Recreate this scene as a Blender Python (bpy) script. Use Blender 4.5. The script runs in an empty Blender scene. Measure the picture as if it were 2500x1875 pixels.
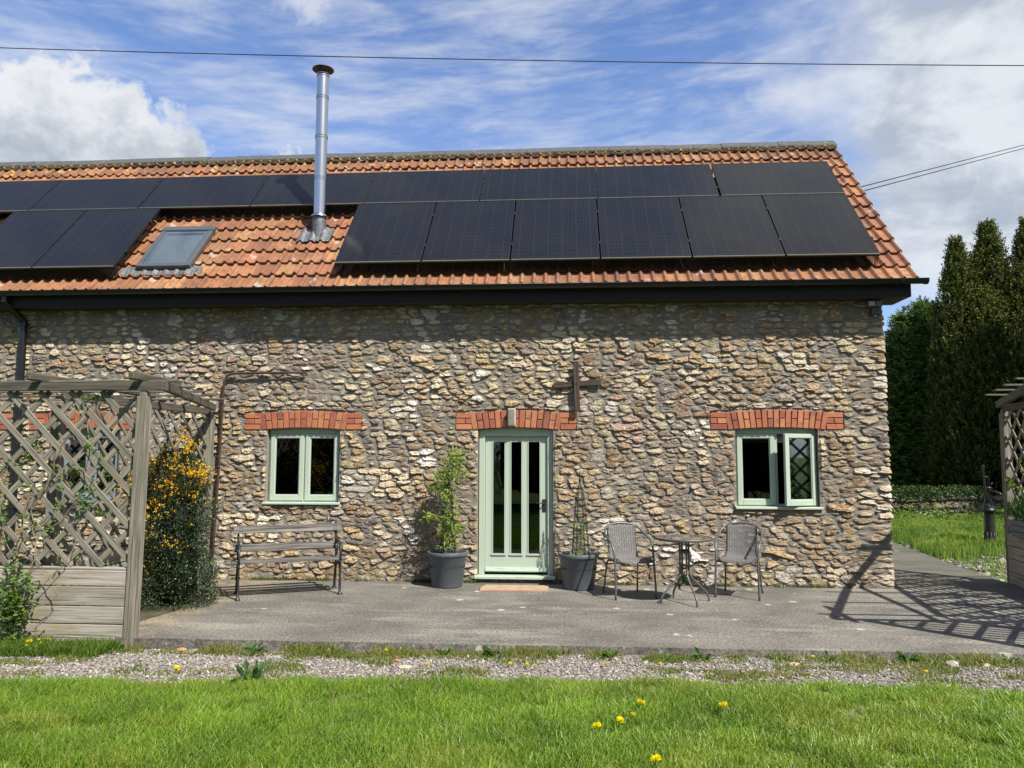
import bpy, math, random
import numpy as np
from mathutils import Vector, Matrix
random.seed(7); rng = np.random.default_rng(7)
R = math.radians
S = bpy.context.scene
COL = S.collection

# ------------------------------------------------------------------ camera
cam = bpy.data.objects.new("camera", bpy.data.cameras.new("camera"))
COL.objects.link(cam)
RM = ((0.99741932, 0.07176663, 0.00206316), (-0.00460654, 0.09264629, -0.99568843), (-0.07164835, 0.99310937, 0.09273779))
m = Matrix(((RM[0][0], -RM[1][0], -RM[2][0], 0.0), (RM[0][1], -RM[1][1], -RM[2][1], -10.0), (RM[0][2], -RM[1][2], -RM[2][2], 1.618), (0, 0, 0, 1)))
cam.matrix_world = m
cam.data.sensor_width = 36.0
cam.data.lens = 27.02
cam.data.clip_end = 5000
cam.data.clip_start = 0.05
S.camera = cam
S.view_settings.view_transform = 'Standard'
S.view_settings.look = 'None'
S.view_settings.exposure = 0.70
S.view_settings.gamma = 1.0

# ------------------------------------------------------------------ sun
SUN = Vector((-0.60, 0.60, -1.0)).normalized()
sl = bpy.data.lights.new("sun", 'SUN'); sl.energy = 5.0; sl.angle = R(0.55); sl.color = (1.0, 0.95, 0.87)
so = bpy.data.objects.new("sun", sl); COL.objects.link(so)
so.rotation_euler = SUN.to_track_quat('-Z', 'Y').to_euler()
so.location = (8, -12, 14)
SUN_EL = math.asin(-SUN.z)
SUN_ROT = math.atan2(-SUN.x, -SUN.y)


# ------------------------------------------------------------------ node helper
class X:
    """a node socket with arithmetic"""
    nt = None
    def __init__(s, k): s.k = k
    @staticmethod
    def math(op, *a, clamp=False):
        n = X.nt.nodes.new('ShaderNodeMath'); n.operation = op; n.use_clamp = clamp
        for i, v in enumerate(a):
            if isinstance(v, X): X.nt.links.new(v.k, n.inputs[i])
            else: n.inputs[i].default_value = v
        return X(n.outputs[0])
    def __add__(s, o): return X.math('ADD', s, o)
    __radd__ = __add__
    def __sub__(s, o): return X.math('SUBTRACT', s, o)
    def __rsub__(s, o): return X.math('SUBTRACT', o, s)
    def __mul__(s, o): return X.math('MULTIPLY', s, o)
    __rmul__ = __mul__
    def __truediv__(s, o): return X.math('DIVIDE', s, o)


def put(v, inp):
    if isinstance(v, X): X.nt.links.new(v.k, inp)
    elif isinstance(v, (tuple, list)) and len(v) == 3 and inp.type == 'RGBA': inp.default_value = (*v, 1)
    else: inp.default_value = v


def sstep(x, a, b):
    n = X.nt.nodes.new('ShaderNodeMapRange'); n.interpolation_type = 'SMOOTHSTEP'
    put(x, n.inputs['Value']); n.inputs['From Min'].default_value = a; n.inputs['From Max'].default_value = b
    return X(n.outputs[0])


def vec(x, y, z):
    n = X.nt.nodes.new('ShaderNodeCombineXYZ')
    for i, v in enumerate((x, y, z)): put(v, n.inputs[i])
    return X(n.outputs[0])


def sep(v):
    n = X.nt.nodes.new('ShaderNodeSeparateXYZ'); put(v, n.inputs[0])
    return [X(o) for o in n.outputs]


def scale(v, sc, off=(0, 0, 0)):
    n = X.nt.nodes.new('ShaderNodeMapping'); put(v, n.inputs['Vector'])
    n.inputs['Scale'].default_value = sc if isinstance(sc, tuple) else (sc, sc, sc)
    n.inputs['Location'].default_value = off
    return X(n.outputs[0])


def noise(v, sc=1.0, det=4.0, rough=0.55, dist=0.0, color=False):
    n = X.nt.nodes.new('ShaderNodeTexNoise'); put(v, n.inputs['Vector'])
    n.inputs['Scale'].default_value = sc; n.inputs['Detail'].default_value = det
    n.inputs['Roughness'].default_value = rough; n.inputs['Distortion'].default_value = dist
    return X(n.outputs['Color' if color else 'Fac'])


def voro(v, sc=1.0, rnd=1.0, out='Distance', feature='F1'):
    n = X.nt.nodes.new('ShaderNodeTexVoronoi'); n.feature = feature; put(v, n.inputs['Vector'])
    n.inputs['Scale'].default_value = sc; n.inputs['Randomness'].default_value = rnd
    return X(n.outputs[out])


def mix(f, a, b, mode='MIX'):
    n = X.nt.nodes.new('ShaderNodeMix'); n.data_type = 'RGBA'; n.blend_type = mode
    put(f, n.inputs[0]); put(a, n.inputs[6]); put(b, n.inputs[7])
    return X(n.outputs[2])


def ramp(f, stops):
    n = X.nt.nodes.new('ShaderNodeValToRGB'); put(f, n.inputs[0]); e = n.color_ramp.elements
    while len(e) < len(stops): e.new(0.5)
    for i, (p, c) in enumerate(stops): e[i].position = p; e[i].color = (*c, 1)
    return X(n.outputs[0])


def attr(name, out='Color'):
    n = X.nt.nodes.new('ShaderNodeAttribute'); n.attribute_name = name
    return X(n.outputs[out])


def coord(kind='Object'):
    n = X.nt.nodes.new('ShaderNodeTexCoord'); return X(n.outputs[kind])


def pos():
    n = X.nt.nodes.new('ShaderNodeNewGeometry'); return X(n.outputs['Position'])


def bump(h, strength=0.5, dist=0.01):
    n = X.nt.nodes.new('ShaderNodeBump'); put(h, n.inputs['Height'])
    n.inputs['Strength'].default_value = strength; n.inputs['Distance'].default_value = dist
    return X(n.outputs[0])


MATS = {}
ALB = 0.76          # every base colour scaled down to deepen shade against a stronger sun
def mat(name, fn):
    mt = bpy.data.materials.new(name); mt.use_nodes = True; X.nt = mt.node_tree
    bs = mt.node_tree.nodes['Principled BSDF']
    d = fn() or {}
    for k, v in d.items():
        if k == 'Base Color' and d.get('Metallic', 0) != 1.0:
            v = mix(1.0, v, (ALB, ALB, ALB), 'MULTIPLY') if isinstance(v, X) else tuple(q * ALB for q in v)
        if k == 'surface':
            mt.node_tree.links.new(v.k, mt.node_tree.nodes['Material Output'].inputs[0]); continue
        put(v, bs.inputs[k])
    MATS[name] = mt
    return mt


# ------------------------------------------------------------------ world : sky with clouds
w = bpy.data.worlds.new("World"); S.world = w; w.use_nodes = True
X.nt = w.node_tree
bg = w.node_tree.nodes['Background']
sky = w.node_tree.nodes.new('ShaderNodeTexSky'); sky.sky_type = 'NISHITA'; sky.sun_disc = False
sky.sun_elevation = SUN_EL; sky.sun_rotation = SUN_ROT; sky.air_density = 1.0; sky.dust_density = 0.4; sky.ozone_density = 2.2
g = coord('Generated')
gx, gy, gz = sep(g)
az = X.math('ARCTAN2', gx, gy) * 57.2958
el = X.math('ARCSINE', gz) * 57.2958
P3 = vec(gx / (gz + 0.22), gy / (gz + 0.22), 0.0)
ae = vec(az * 0.1, el * 0.1, 0.0)
nbig = noise(scale(ae, (0.55, 1.0, 1), (3.1, 1.7, 0)), 1.0, 6.0, 0.55)
nmid = noise(scale(ae, (1.2, 1.9, 1), (7.3, 4.1, 0)), 1.2, 8.0, 0.58, 0.3)
# thin wisps : stretched, slightly tilted
wx = az * 0.1 + el * 0.03
wisp = noise(vec(wx * 0.62, el * 0.30 - az * 0.03, 5.2), 1.5, 9.0, 0.60, 0.25)
wisp2 = noise(vec(wx * 1.7 + 9.0, el * 0.9 - az * 0.02, 1.2), 1.3, 7.0, 0.6, 0.1)
wmask = sstep(wisp + (wisp2 - 0.5) * 0.30, 0.34, 0.82) * 0.66 + 0.02
low = 1.0 - sstep(el, 12.0, 33.0)
wmask = wmask + low * 0.16
# grey-white overcast on the right
rt = sstep(az + (nbig - 0.5) * 42.0 + (24.0 - el) * 0.25, 9.0, 25.0)
rmask = rt * sstep(nmid + rt * 0.5, 0.42, 0.78) * (0.15 + 0.85 * sstep(el + (nmid - 0.5) * 5.0, 9.0, 12.0))
# cumulus on the left with a billowed upper edge
bil = noise(scale(ae, (3.4, 4.2, 1), (1.0, 0.3, 0)), 1.0, 7.0, 0.6, 0.2)
d1 = (az + 36.0) / 13.4
d2 = (el - 16.2) / 9.4
cum = 1.0 - X.math('SQRT', d1 * d1 + d2 * d2) + (bil - 0.5) * 0.66
cmask = sstep(cum, 0.02, 0.20)
c1 = (az + 40.0) / 9.0
c2 = (el - 32.5) / 4.6
cm2 = sstep(1.0 - X.math('SQRT', c1 * c1 + c2 * c2) + (bil - 0.5) * 1.1, 0.0, 0.9) * 0.42
f1 = (az + 20.5) / 4.5
f2 = (el - 32.5) / 3.6
cm3 = sstep(1.0 - X.math('SQRT', f1 * f1 + f2 * f2) + (bil - 0.5) * 1.3, 0.05, 0.6) * 0.7
# low cumulus tops showing over the ridge
g1 = (el - 19.0) / 3.6
cm4 = sstep(1.0 - X.math('ABSOLUTE', g1) + (bil - 0.62) * 3.2, 0.0, 0.5) * sstep(az, -34.0, -24.0) * (1.0 - sstep(az, -2.0, 10.0)) * 0.75
soft = X.math('MAXIMUM', wmask, rmask * 0.93)
hard = X.math('MAXIMUM', X.math('MAXIMUM', cmask, cm2), X.math('MAXIMUM', cm3, cm4))
mask = X.math('MAXIMUM', soft, hard, clamp=True)
# brightness of the clouds: darker bases and thick grey patches
shade = sstep(nbig + (nmid - 0.5) * 0.7, 0.38, 0.62)
base_dark = 1.0 - sstep(el + (az + 30.0) * -0.12 - (bil - 0.5) * 16.0, 17.0, 24.5)
dull = X.math('MAXIMUM', rt * (1.0 - shade) * 0.85, cmask * base_dark * 0.9, clamp=True)
edge = hard * (1.0 - sstep(cum, 0.15, 0.55))
ccol = mix(dull, (9.6, 9.9, 10.3), (4.6, 5.3, 6.3))
skyc = mix(1.0, X(sky.outputs[0]), (1.42, 1.72, 2.25), 'MULTIPLY')
fin = mix(mask, skyc, ccol)
put(fin, bg.inputs[0]); bg.inputs[1].default_value = 0.0535

# ------------------------------------------------------------------ mesh helpers
def rcol(base, dv=0.1, dh=0.03):
    k = 1 + random.uniform(-dv, dv)
    return tuple(max(0.0, c * k * (1 + random.uniform(-dh, dh))) for c in base)


class MB:
    """collects faces; builds ONE mesh object"""
    def __init__(s): s.v = []; s.f = []; s.c = []; s.u = []; s.sm = []
    def add(s, vs, fs, col=(1, 1, 1), us=None, smooth=False):
        o = len(s.v); s.v.extend([tuple(p) for p in vs])
        s.u.extend(us if us is not None else [tuple(p) for p in vs])
        for f in fs: s.f.append([i + o for i in f]); s.c.append(col); s.sm.append(smooth)
        return s
    def obox(s, c, ax, ay, az_, col=(1, 1, 1), bev=0.0):
        """box from centre and three half-axis vectors; ax is the grain direction; optional chamfer"""
        c = Vector(c); ax = Vector(ax); ay = Vector(ay); az_ = Vector(az_)
        L = [ax.length, ay.length, az_.length]; ou = random.uniform(0, 50)
        if bev <= 0:
            vs = [];us = []
            for i in (-1, 1):
                for j in (-1, 1):
                    for k in (-1, 1):
                        vs.append(c + ax * i + ay * j + az_ * k); us.append((L[0] * i + ou, L[1] * j + ou, L[2] * k))
            fs = [(0, 1, 3, 2), (4, 6, 7, 5), (0, 4, 5, 1), (2, 3, 7, 6), (0, 2, 6, 4), (1, 5, 7, 3)]
            return s.add(vs, fs, col, us)
        vs = []; us = []; idx = {}
        A = (ax, ay, az_)
        for i in (-1, 1):
            for j in (-1, 1):
                for k in (-1, 1):
                    sg = (i, j, k)
                    for d in range(3):
                        t = [sg[q] * (1 if q == d else max(0.05, 1 - bev / max(L[q], 1e-6))) for q in range(3)]
                        idx[(sg, d)] = len(vs)
                        vs.append(c + ax * t[0] + ay * t[1] + az_ * t[2]); us.append((L[0] * t[0] + ou, L[1] * t[1] + ou, L[2] * t[2]))
        fs = []
        for d in range(3):
            a, b = [q for q in range(3) if q != d]
            for sd in (-1, 1):
                q = []
                for (p, r) in ((-1, -1), (1, -1), (1, 1), (-1, 1)):
                    t = [0, 0, 0]; t[d] = sd; t[a] = p; t[b] = r; q.append(idx[(tuple(t), d)])
                fs.append(q)
        for d in range(3):
            a, b = [q for q in range(3) if q != d]
            for p in (-1, 1):
                for r in (-1, 1):
                    t0 = [0, 0, 0]; t0[a] = p; t0[b] = r; t0[d] = -1; t1 = list(t0); t1[d] = 1
                    fs.append([idx[(tuple(t0), a)], idx[(tuple(t1), a)], idx[(tuple(t1), b)], idx[(tuple(t0), b)]])
        for i in (-1, 1):
            for j in (-1, 1):
                for k in (-1, 1):
                    fs.append([idx[((i, j, k), d)] for d in range(3)])
        return s.add(vs, fs, col, us)
    def box(s, x0, x1, y0, y1, z0, z1, col=(1, 1, 1), bev=0.0):
        c = ((x0 + x1) / 2, (y0 + y1) / 2, (z0 + z1) / 2)
        h = [Vector((abs(x1 - x0) / 2, 0, 0)), Vector((0, abs(y1 - y0) / 2, 0)), Vector((0, 0, abs(z1 - z0) / 2))]
        h.sort(key=lambda q: -q.length)
        return s.obox(c, *h, col=col, bev=bev)
    def beam(s, p, q, wd, ht, up=(0, 0, 1), col=(1, 1, 1), bev=0.0):
        """box between two points; wd sideways, ht along up"""
        p = Vector(p); q = Vector(q); d = (q - p); side = d.cross(Vector(up)).normalized(); u2 = side.cross(d).normalized()
        return s.obox((p + q) / 2, d / 2, side * wd / 2, u2 * ht / 2, col, bev)
    def tube(s, pts, r, n=8, col=(1, 1, 1), caps=True):
        pts = [Vector(p) for p in pts]; rs = r if isinstance(r, (list, tuple)) else [r] * len(pts)
        vs = []; fs = []; ref = None; us = []; run = random.uniform(0, 20)
        for i, p in enumerate(pts):
            t = (pts[min(i + 1, len(pts) - 1)] - pts[max(i - 1, 0)]).normalized()
            if ref is None: ref = t.orthogonal().normalized()
            ref = (ref - t * ref.dot(t)).normalized(); b = t.cross(ref)
            if i: run += (p - pts[i - 1]).length
            for k in range(n):
                a = 2 * math.pi * k / n
                vs.append(p + (ref * math.cos(a) + b * math.sin(a)) * rs[i]); us.append((run, rs[i] * math.cos(a), rs[i] * math.sin(a)))
        for i in range(len(pts) - 1):
            for k in range(n):
                k2 = (k + 1) % n; fs.append((i * n + k, i * n + k2, (i + 1) * n + k2, (i + 1) * n + k))
        s.add(vs, fs, col, us, smooth=True)
        if caps:
            o = len(s.v) - len(vs)
            s.f.append([o + k for k in range(n)][::-1]); s.c.append(col); s.sm.append(False)
            s.f.append([o + (len(pts) - 1) * n + k for k in range(n)]); s.c.append(col); s.sm.append(False)
        return s
    def lathe(s, prof, c=(0, 0, 0), n=32, col=(1, 1, 1), smooth=True):
        vs = []; fs = []
        for (r, z) in prof:
            for k in range(n):
                a = 2 * math.pi * k / n; vs.append((c[0] + r * math.cos(a), c[1] + r * math.sin(a), c[2] + z))
        for i in range(len(prof) - 1):
            for k in range(n):
                k2 = (k + 1) % n; fs.append((i * n + k, i * n + k2, (i + 1) * n + k2, (i + 1) * n + k))
        return s.add(vs, fs, col, None, smooth)
    def prism(s, pts, y0, y1, col=(1, 1, 1), ax='y'):
        """polygon in XZ extruded in Y"""
        n = len(pts)
        if ax == 'y': vs = [(x, y0, z) for x, z in pts] + [(x, y1, z) for x, z in pts]
        elif ax == 'x': vs = [(y0, x, z) for x, z in pts] + [(y1, x, z) for x, z in pts]
        else: vs = [(x, z, y0) for x, z in pts] + [(x, z, y1) for x, z in pts]
        fs = [list(range(n)), list(range(2 * n - 1, n - 1, -1))] + [(i, i + n, (i + 1) % n + n, (i + 1) % n) for i in range(n)]
        return s.add(vs, fs, col)
    def build(s, name, material, parent=None, org=None):
        me = bpy.data.meshes.new(name)
        o = Vector(org) if org is not None else Vector((0, 0, 0))
        me.from_pydata([(p[0] - o.x, p[1] - o.y, p[2] - o.z) for p in s.v], [], s.f)
        a = me.attributes.new("Col", 'FLOAT_COLOR', 'FACE')
        a.data.foreach_set('color', np.array([(*c[:3], 1) for c in s.c], dtype=np.float32).ravel())
        a = me.attributes.new("uvw", 'FLOAT_VECTOR', 'POINT')
        a.data.foreach_set('vector', np.array(s.u, dtype=np.float32).ravel())
        me.polygons.foreach_set('use_smooth', s.sm)
        if isinstance(material, str): material = MATS[material]
        me.materials.append(material); me.update()
        ob = bpy.data.objects.new(name, me); COL.objects.link(ob)
        if parent is not None: ob.parent = parent
        elif org is not None: ob.location = o
        return ob


def npmesh(name, V, F, material, parent=None, col=None, coldom='POINT', smooth=False, org=(0, 0, 0)):
    """V (n,3) float, F (m,k) int"""
    V = np.asarray(V, np.float32) - np.array(org, np.float32); F = np.asarray(F, np.int32); k = F.shape[1]
    me = bpy.data.meshes.new(name)
    me.vertices.add(len(V)); me.vertices.foreach_set('co', V.ravel())
    me.loops.add(F.size); me.loops.foreach_set('vertex_index', F.ravel())
    me.polygons.add(len(F)); me.polygons.foreach_set('loop_start', np.arange(0, F.size, k, dtype=np.int32))
    me.polygons.foreach_set('use_smooth', np.full(len(F), smooth))
    me.update(calc_edges=True)
    if col is not None:
        a = me.attributes.new("Col", 'FLOAT_COLOR', coldom)
        c = np.ones((len(col), 4), np.float32); c[:, :3] = col; a.data.foreach_set('color', c.ravel())
    if isinstance(material, str): material = MATS[material]
    me.materials.append(material)
    ob = bpy.data.objects.new(name, me); COL.objects.link(ob)
    if parent is not None: ob.parent = parent
    elif tuple(org) != (0, 0, 0): ob.location = org
    return ob


def tag(o, label=None, cat=None, group=None, kind=None):
    if label: o['label'] = label
    if cat: o['category'] = cat
    if group: o['group'] = group
    if kind: o['kind'] = kind
    return o


def empty(name, loc, label=None, cat=None, group=None, rz=0.0):
    o = bpy.data.objects.new(name, None); COL.objects.link(o); o.location = loc; o.rotation_euler = (0, 0, rz)
    o.empty_display_size = 0.1
    return tag(o, label, cat, group)


def copy_tree(o, parent=None):
    c = o.copy(); COL.objects.link(c); c.parent = parent
    for ch in [q for q in COL.objects if q.parent == o]: copy_tree(ch, c)
    return c


# numpy value noise
def _h(ix, iy, seed):
    n = (ix.astype(np.int64) * 374761393 + iy.astype(np.int64) * 668265263 + seed * 1274126177) & 0xFFFFFFFF
    n = ((n ^ (n >> 13)) * 1274126177) & 0xFFFFFFFF
    n = ((n ^ (n >> 15)) * 2246822519) & 0xFFFFFFFF
    n = ((n ^ (n >> 13)) * 3266489917) & 0xFFFFFFFF
    n = (n ^ (n >> 16)) & 0xFFFFFF
    return (n / 16777215.0).astype(np.float32)


def vn(x, y, seed=0):
    ix = np.floor(x); iy = np.floor(y); fx = (x - ix).astype(np.float32); fy = (y - iy).astype(np.float32)
    fx = fx * fx * (3 - 2 * fx); fy = fy * fy * (3 - 2 * fy)
    a = _h(ix, iy, seed); b = _h(ix + 1, iy, seed); c = _h(ix, iy + 1, seed); d = _h(ix + 1, iy + 1, seed)
    return (a * (1 - fx) + b * fx) * (1 - fy) + (c * (1 - fx) + d * fx) * fy


def fbm(x, y, o=3, seed=0):
    r = 0; a = 0.5; t = 0
    for i in range(o): r = r + a * vn(x * 2 ** i, y * 2 ** i, seed + i * 17); t += a; a *= 0.5
    return r / t


def ss(x, a, b):
    t = np.clip((x - a) / (b - a), 0, 1); return t * t * (3 - 2 * t)


PAL = np.array([(0.60, 0.51, 0.35), (0.66, 0.59, 0.45), (0.46, 0.345, 0.20), (0.53, 0.425, 0.265), (0.34, 0.25, 0.17), (0.28, 0.225, 0.18),
                (0.70, 0.665, 0.58), (0.41, 0.38, 0.335), (0.245, 0.22, 0.215), (0.41, 0.295, 0.24), (0.55, 0.465, 0.345), (0.78, 0.765, 0.73),
                (0.37, 0.27, 0.165), (0.46, 0.395, 0.30)], np.float32)
PCUM = np.cumsum([.13, .12, .13, .12, .10, .07, .075, .04, .05, .055, .07, .04, .11, .03]); PCUM /= PCUM[-1]


def rubble(u, v, cu=0.186, cv=0.078, seed=1, relief=1.0, mort=1.0):
    """random rubble masonry as a height field: returns height (m), colour, stone mask"""
    cu_ = np.float32(cu); cv_ = np.float32(cv)
    u = np.where((u > 3.62) & (u < 4.4), 3.62 + (u - 3.62) * .68, u).astype(np.float32)
    uw = u + 0.02 * (vn(u * 3.1, v * 3.1, seed + 50) - .5) + 0.016 * (vn(u * 19, v * 23, seed + 51) - .5) + 0.008 * (vn(u * 61, v * 61, seed + 53) - .5)
    vw = v + 0.10 * (fbm(u * 0.8, v * 0.9, 2, seed + 52) - .5) + 0.014 * (vn(u * 13, v * 28, seed + 54) - .5) + 0.007 * (vn(u * 50, v * 70, seed + 55) - .5)
    gu = uw / cu_; gv = vw / cv_
    iu = np.floor(gu); iv = np.floor(gv)
    big = np.float32(9.0)
    d1 = np.full(u.shape, big, np.float32); d2 = d1.copy(); id1 = np.full(u.shape, -1, np.int64)
    cu1 = np.zeros(u.shape, np.float32); cv1 = cu1.copy()
    for dv in (-2, -1, 0, 1, 2):
        jv = iv + dv; rowoff = _h(jv, jv * 0, seed + 3)
        for du in (-2, -1, 0, 1, 2):
            ju = np.floor(gu - rowoff) + du
            r1 = _h(ju, jv, seed + 5); r2 = _h(ju, jv, seed + 6); r3 = _h(ju, jv, seed + 7); r4 = _h(ju, jv, seed + 8); r5 = _h(ju, jv, seed + 9)
            # two candidate seeds a cell; the second exists only in some
            for kk in (0, 1):
                if kk == 0:
                    su = ju + rowoff + 0.5 + (r1 - .5) * 0.66; sv = jv + 0.5 + (r2 - .5) * 0.42; sc = 0.72 + 0.55 * r3 + (r4 > 0.955) * 0.95
                    idd = (ju + 5000) * 20000 + (jv + 5000) * 2
                    idd = np.where(r4 < 0.10, (ju + 5001) * 20000 + (jv + 5000) * 2, idd)
                    idd = np.where((r4 > 0.10) & (r4 < 0.125), (ju + 5000) * 20000 + (jv + 5001) * 2, idd)
                else:
                    su = ju + rowoff + 1.0 + (r5 - .5) * 0.3; sv = jv + r3; sc = np.where(r5 < 0.45, 0.45 + 0.3 * r1, 0.02)
                    idd = (ju + 5000) * 20000 + (jv + 5000) * 2 + 1
                a = np.abs(gu - su) * 1.0; b = np.abs(gv - sv) * 0.98
                d = ((a ** 2.5 + b ** 2.5) ** 0.4 / sc).astype(np.float32)
                idd = idd.astype(np.int64)
                same = idd == id1
                better = d < d1
                d2 = np.where(better & ~same, d1, np.where(~better & ~same, np.minimum(d2, d), d2))
                cu1 = np.where(better, (gu - su), cu1); cv1 = np.where(better, (gv - sv), cv1)
                d1 = np.where(better, d, d1); id1 = np.where(better, idd, id1)
    e = (d2 - d1)
    sid = id1 & 0xFFFFFF; z0 = (sid * 0)
    q1 = _h(sid, z0, seed + 21); q2 = _h(sid, z0, seed + 22); q3 = _h(sid, z0, seed + 23); q4 = _h(sid, z0, seed + 24); q5 = _h(sid, z0, seed + 25)
    t = (0.155 + 0.23 * q1) * mort
    m = ss(e, t, t + 0.045)
    dome = ss(e, t, t + 0.55)
    H = m * (0.007 + 0.014 * q2) + dome * 0.004
    H += m * ((q3 - .5) * 0.024 * cu1 + (q4 + .12) * -0.030 * cv1)
    cr = np.abs(fbm(u * 17 + q3 * 30, v * 30 + q2 * 10, 3, seed + 31) - .5) * 2
    cr2 = fbm(u * 40 + q1 * 9, v * 85, 2, seed + 32) - .5
    facet = np.floor(fbm(u * 11 + q2 * 40, v * 17 + q1 * 40, 2, seed + 33) * 6) / 6 - .4
    rough = 0.4 + 0.9 * q4
    H += m * (cr * 0.013 * rough + cr2 * 0.013 * rough + facet * 0.020)
    mort_h = 0.005 * (fbm(u * 14, v * 14, 3, seed + 34) - .4) + 0.010 * ss(e, 0, t + 0.02) 
    H = H * relief + (1 - m) * mort_h
    pi = np.searchsorted(PCUM, q5 * 0.9999)
    col = PAL[np.clip(pi, 0, len(PAL) - 1)].copy()
    var = (0.62 + 0.62 * q4 ** 1.2)[..., None]
    col *= var
    st = ss(fbm(u * 9 + q1 * 20, v * 16 + q3 * 20, 3, seed + 35), 0.5, 0.68)[..., None] * (0.10 + 0.60 * q2[..., None])
    col = col * (1 - st) + st * np.array((0.36, 0.205, 0.09), np.float32)
    wh = ss(fbm(u * 26 + q2 * 20, v * 40, 3, seed + 36), 0.56, 0.70)[..., None] * 0.6
    col = col * (1 - wh) + wh * np.array((0.72, 0.64, 0.48), np.float32)
    dk = (ss(fbm(u * 30, v * 60 + q1 * 30, 3, seed + 38), 0.56, 0.74) * 0.42)[..., None]
    col = col * (1 - dk) + dk * np.array((0.17, 0.12, 0.09), np.float32)
    mc = (0.85 + 0.3 * fbm(u * 3, v * 3, 3, seed + 37))[..., None] * np.array((0.268, 0.245, 0.208), np.float32)
    col = col * m[..., None] + mc * (1 - m[..., None])
    return H.astype(np.float32), col.astype(np.float32), m


# ------------------------------------------------------------------ materials
mat('masonry', lambda: dict([('Base Color', mix(1.0, attr('Col'), ramp(noise(pos(), 95.0, 3.0), [(0.3, (0.70, 0.67, 0.63)), (0.7, (1.10, 1.07, 1.02))]), 'MULTIPLY')),
                             ('Roughness', 0.9), ('Normal', bump(noise(pos(), 130.0, 4.0, 0.7), 0.55, 0.006))]))
def _tile():
    p = pos(); c = attr('Col'); px, py, pz = sep(p)
    n1 = noise(p, 7.0, 5.0, 0.65); n2 = noise(scale(p, 1.0, (4, 2, 9)), 26.0, 4.0, 0.7); n3 = noise(scale(p, 1.0, (14, 2, 9)), 3.0, 3.0, 0.6)
    c = mix(sstep(n1, 0.42, 0.70) * 0.66, c, (0.12, 0.070, 0.045))
    c = mix(sstep(noise(scale(p, 1.0, (2, 5, 1)), 14.0, 4.0, 0.6), 0.56, 0.70) * 0.45, c, (0.075, 0.055, 0.042))
    c = mix(sstep(n2, 0.56, 0.74) * 0.15, c, (0.42, 0.26, 0.14))
    c = mix(sstep(noise(scale(p, (9.0, 1.5, 1.5)), 1.0, 3.0), 0.55, 0.7) * 0.25, c, (0.14, 0.07, 0.045))
    # moss and lichen creep down from the ridge
    top = sstep(pz + (n3 - 0.5) * 0.9, 6.15, 6.75)
    c = mix(top * sstep(n2, 0.35, 0.6) * 0.75, c, (0.075, 0.062, 0.042))
    lich = sstep(voro(p, 5.5, 1.0) * -1.0 + n2 * 0.35, -0.10, 0.05)
    c = mix(sstep(pz, 5.95, 6.5) * lich * 0.9, c, (0.60, 0.33, 0.05))
    l2 = sstep(voro(scale(p, 1.0, (3, 7, 1)), 3.0, 1.0) * -1.0 + n2 * 0.3, -0.03, 0.04)
    c = mix(l2 * 0.6, c, (0.50, 0.46, 0.40))
    return {'Base Color': c, 'Roughness': 0.82, 'Normal': bump(n2, 0.35, 0.008)}
mat('tile', _tile)
def _ridge():
    p = pos(); n = noise(p, 12.0, 5.0, 0.7)
    c = mix(sstep(n, 0.55, 0.7), (0.085, 0.088, 0.085), (0.22, 0.20, 0.15))
    return {'Base Color': c, 'Roughness': 0.85, 'Normal': bump(n, 0.5, 0.01)}
mat('ridge', _ridge)
mat('moss', lambda: {'Base Color': ramp(noise(pos(), 9.0, 5.0), [(0.3, (0.03, 0.028, 0.016)), (0.6, (0.12, 0.085, 0.03)), (0.75, (0.30, 0.17, 0.04))]), 'Roughness': 1.0})
def _solar():
    c = coord('Object'); x, y, z = sep(c)
    def lines(v, pitch, wd):
        f = X.math('FRACT', v / pitch); d = X.math('ABSOLUTE', f - 0.5) * pitch
        return 1.0 - sstep(d, wd * 0.5, wd)
    cell = X.math('MAXIMUM', lines(x, 0.189, 0.004), lines(y, 0.095, 0.003))
    bus = lines(x, 0.0189, 0.0018)
    n = noise(c, 1.6, 3.0)
    fleck = X.math('GREATER_THAN', noise(scale(c, 1.0, (3, 3, 3)), 60.0, 2.0), 0.80)
    col = mix(sstep(n, 0.35, 0.7), (0.008, 0.009, 0.013), (0.013, 0.0125, 0.012))
    col = mix(bus * 0.26, col, (0.13, 0.13, 0.13))
    col = mix(cell * 0.20, col, (0.10, 0.10, 0.10))
    col = mix(fleck * 0.6, col, (0.4, 0.4, 0.4))
    return {'Base Color': col, 'Roughness': 0.14, 'Specular IOR Level': 0.26}
mat('solar', _solar)
mat('panel_frame', lambda: {'Base Color': (0.03, 0.03, 0.032), 'Roughness': 0.4, 'Metallic': 0.5})
mat('lip_glint', lambda: {'Base Color': (0.50, 0.50, 0.42), 'Roughness': 0.45})  # pale colour stands in for light caught by the black frame's edge
def _paint(base, chip=(0.5, 0.47, 0.40), amt=0.62, roughness=0.42):
    def f():
        p = pos(); n = noise(scale(p, (2.0, 9.0, 14.0)), 4.0, 5.0, 0.6); n2 = noise(p, 2.2, 3.0); n3 = noise(scale(p, (10, 10, 90)), 1.0, 3.0)
        c = mix(n2, base, tuple(b * 0.88 for b in base))
        c = mix(sstep(n, amt, amt + 0.05) * 0.55, c, chip)
        return {'Base Color': c, 'Roughness': roughness, 'Normal': bump(n3, 0.12, 0.004)}
    return f
GREEN = (0.54, 0.64, 0.52)
mat('green_paint', _paint(GREEN))
mat('sill_paint', _paint((0.58, 0.70, 0.57), (0.30, 0.30, 0.24), 0.58))
mat('blue_paint', _paint((0.25, 0.33, 0.40)))
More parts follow.
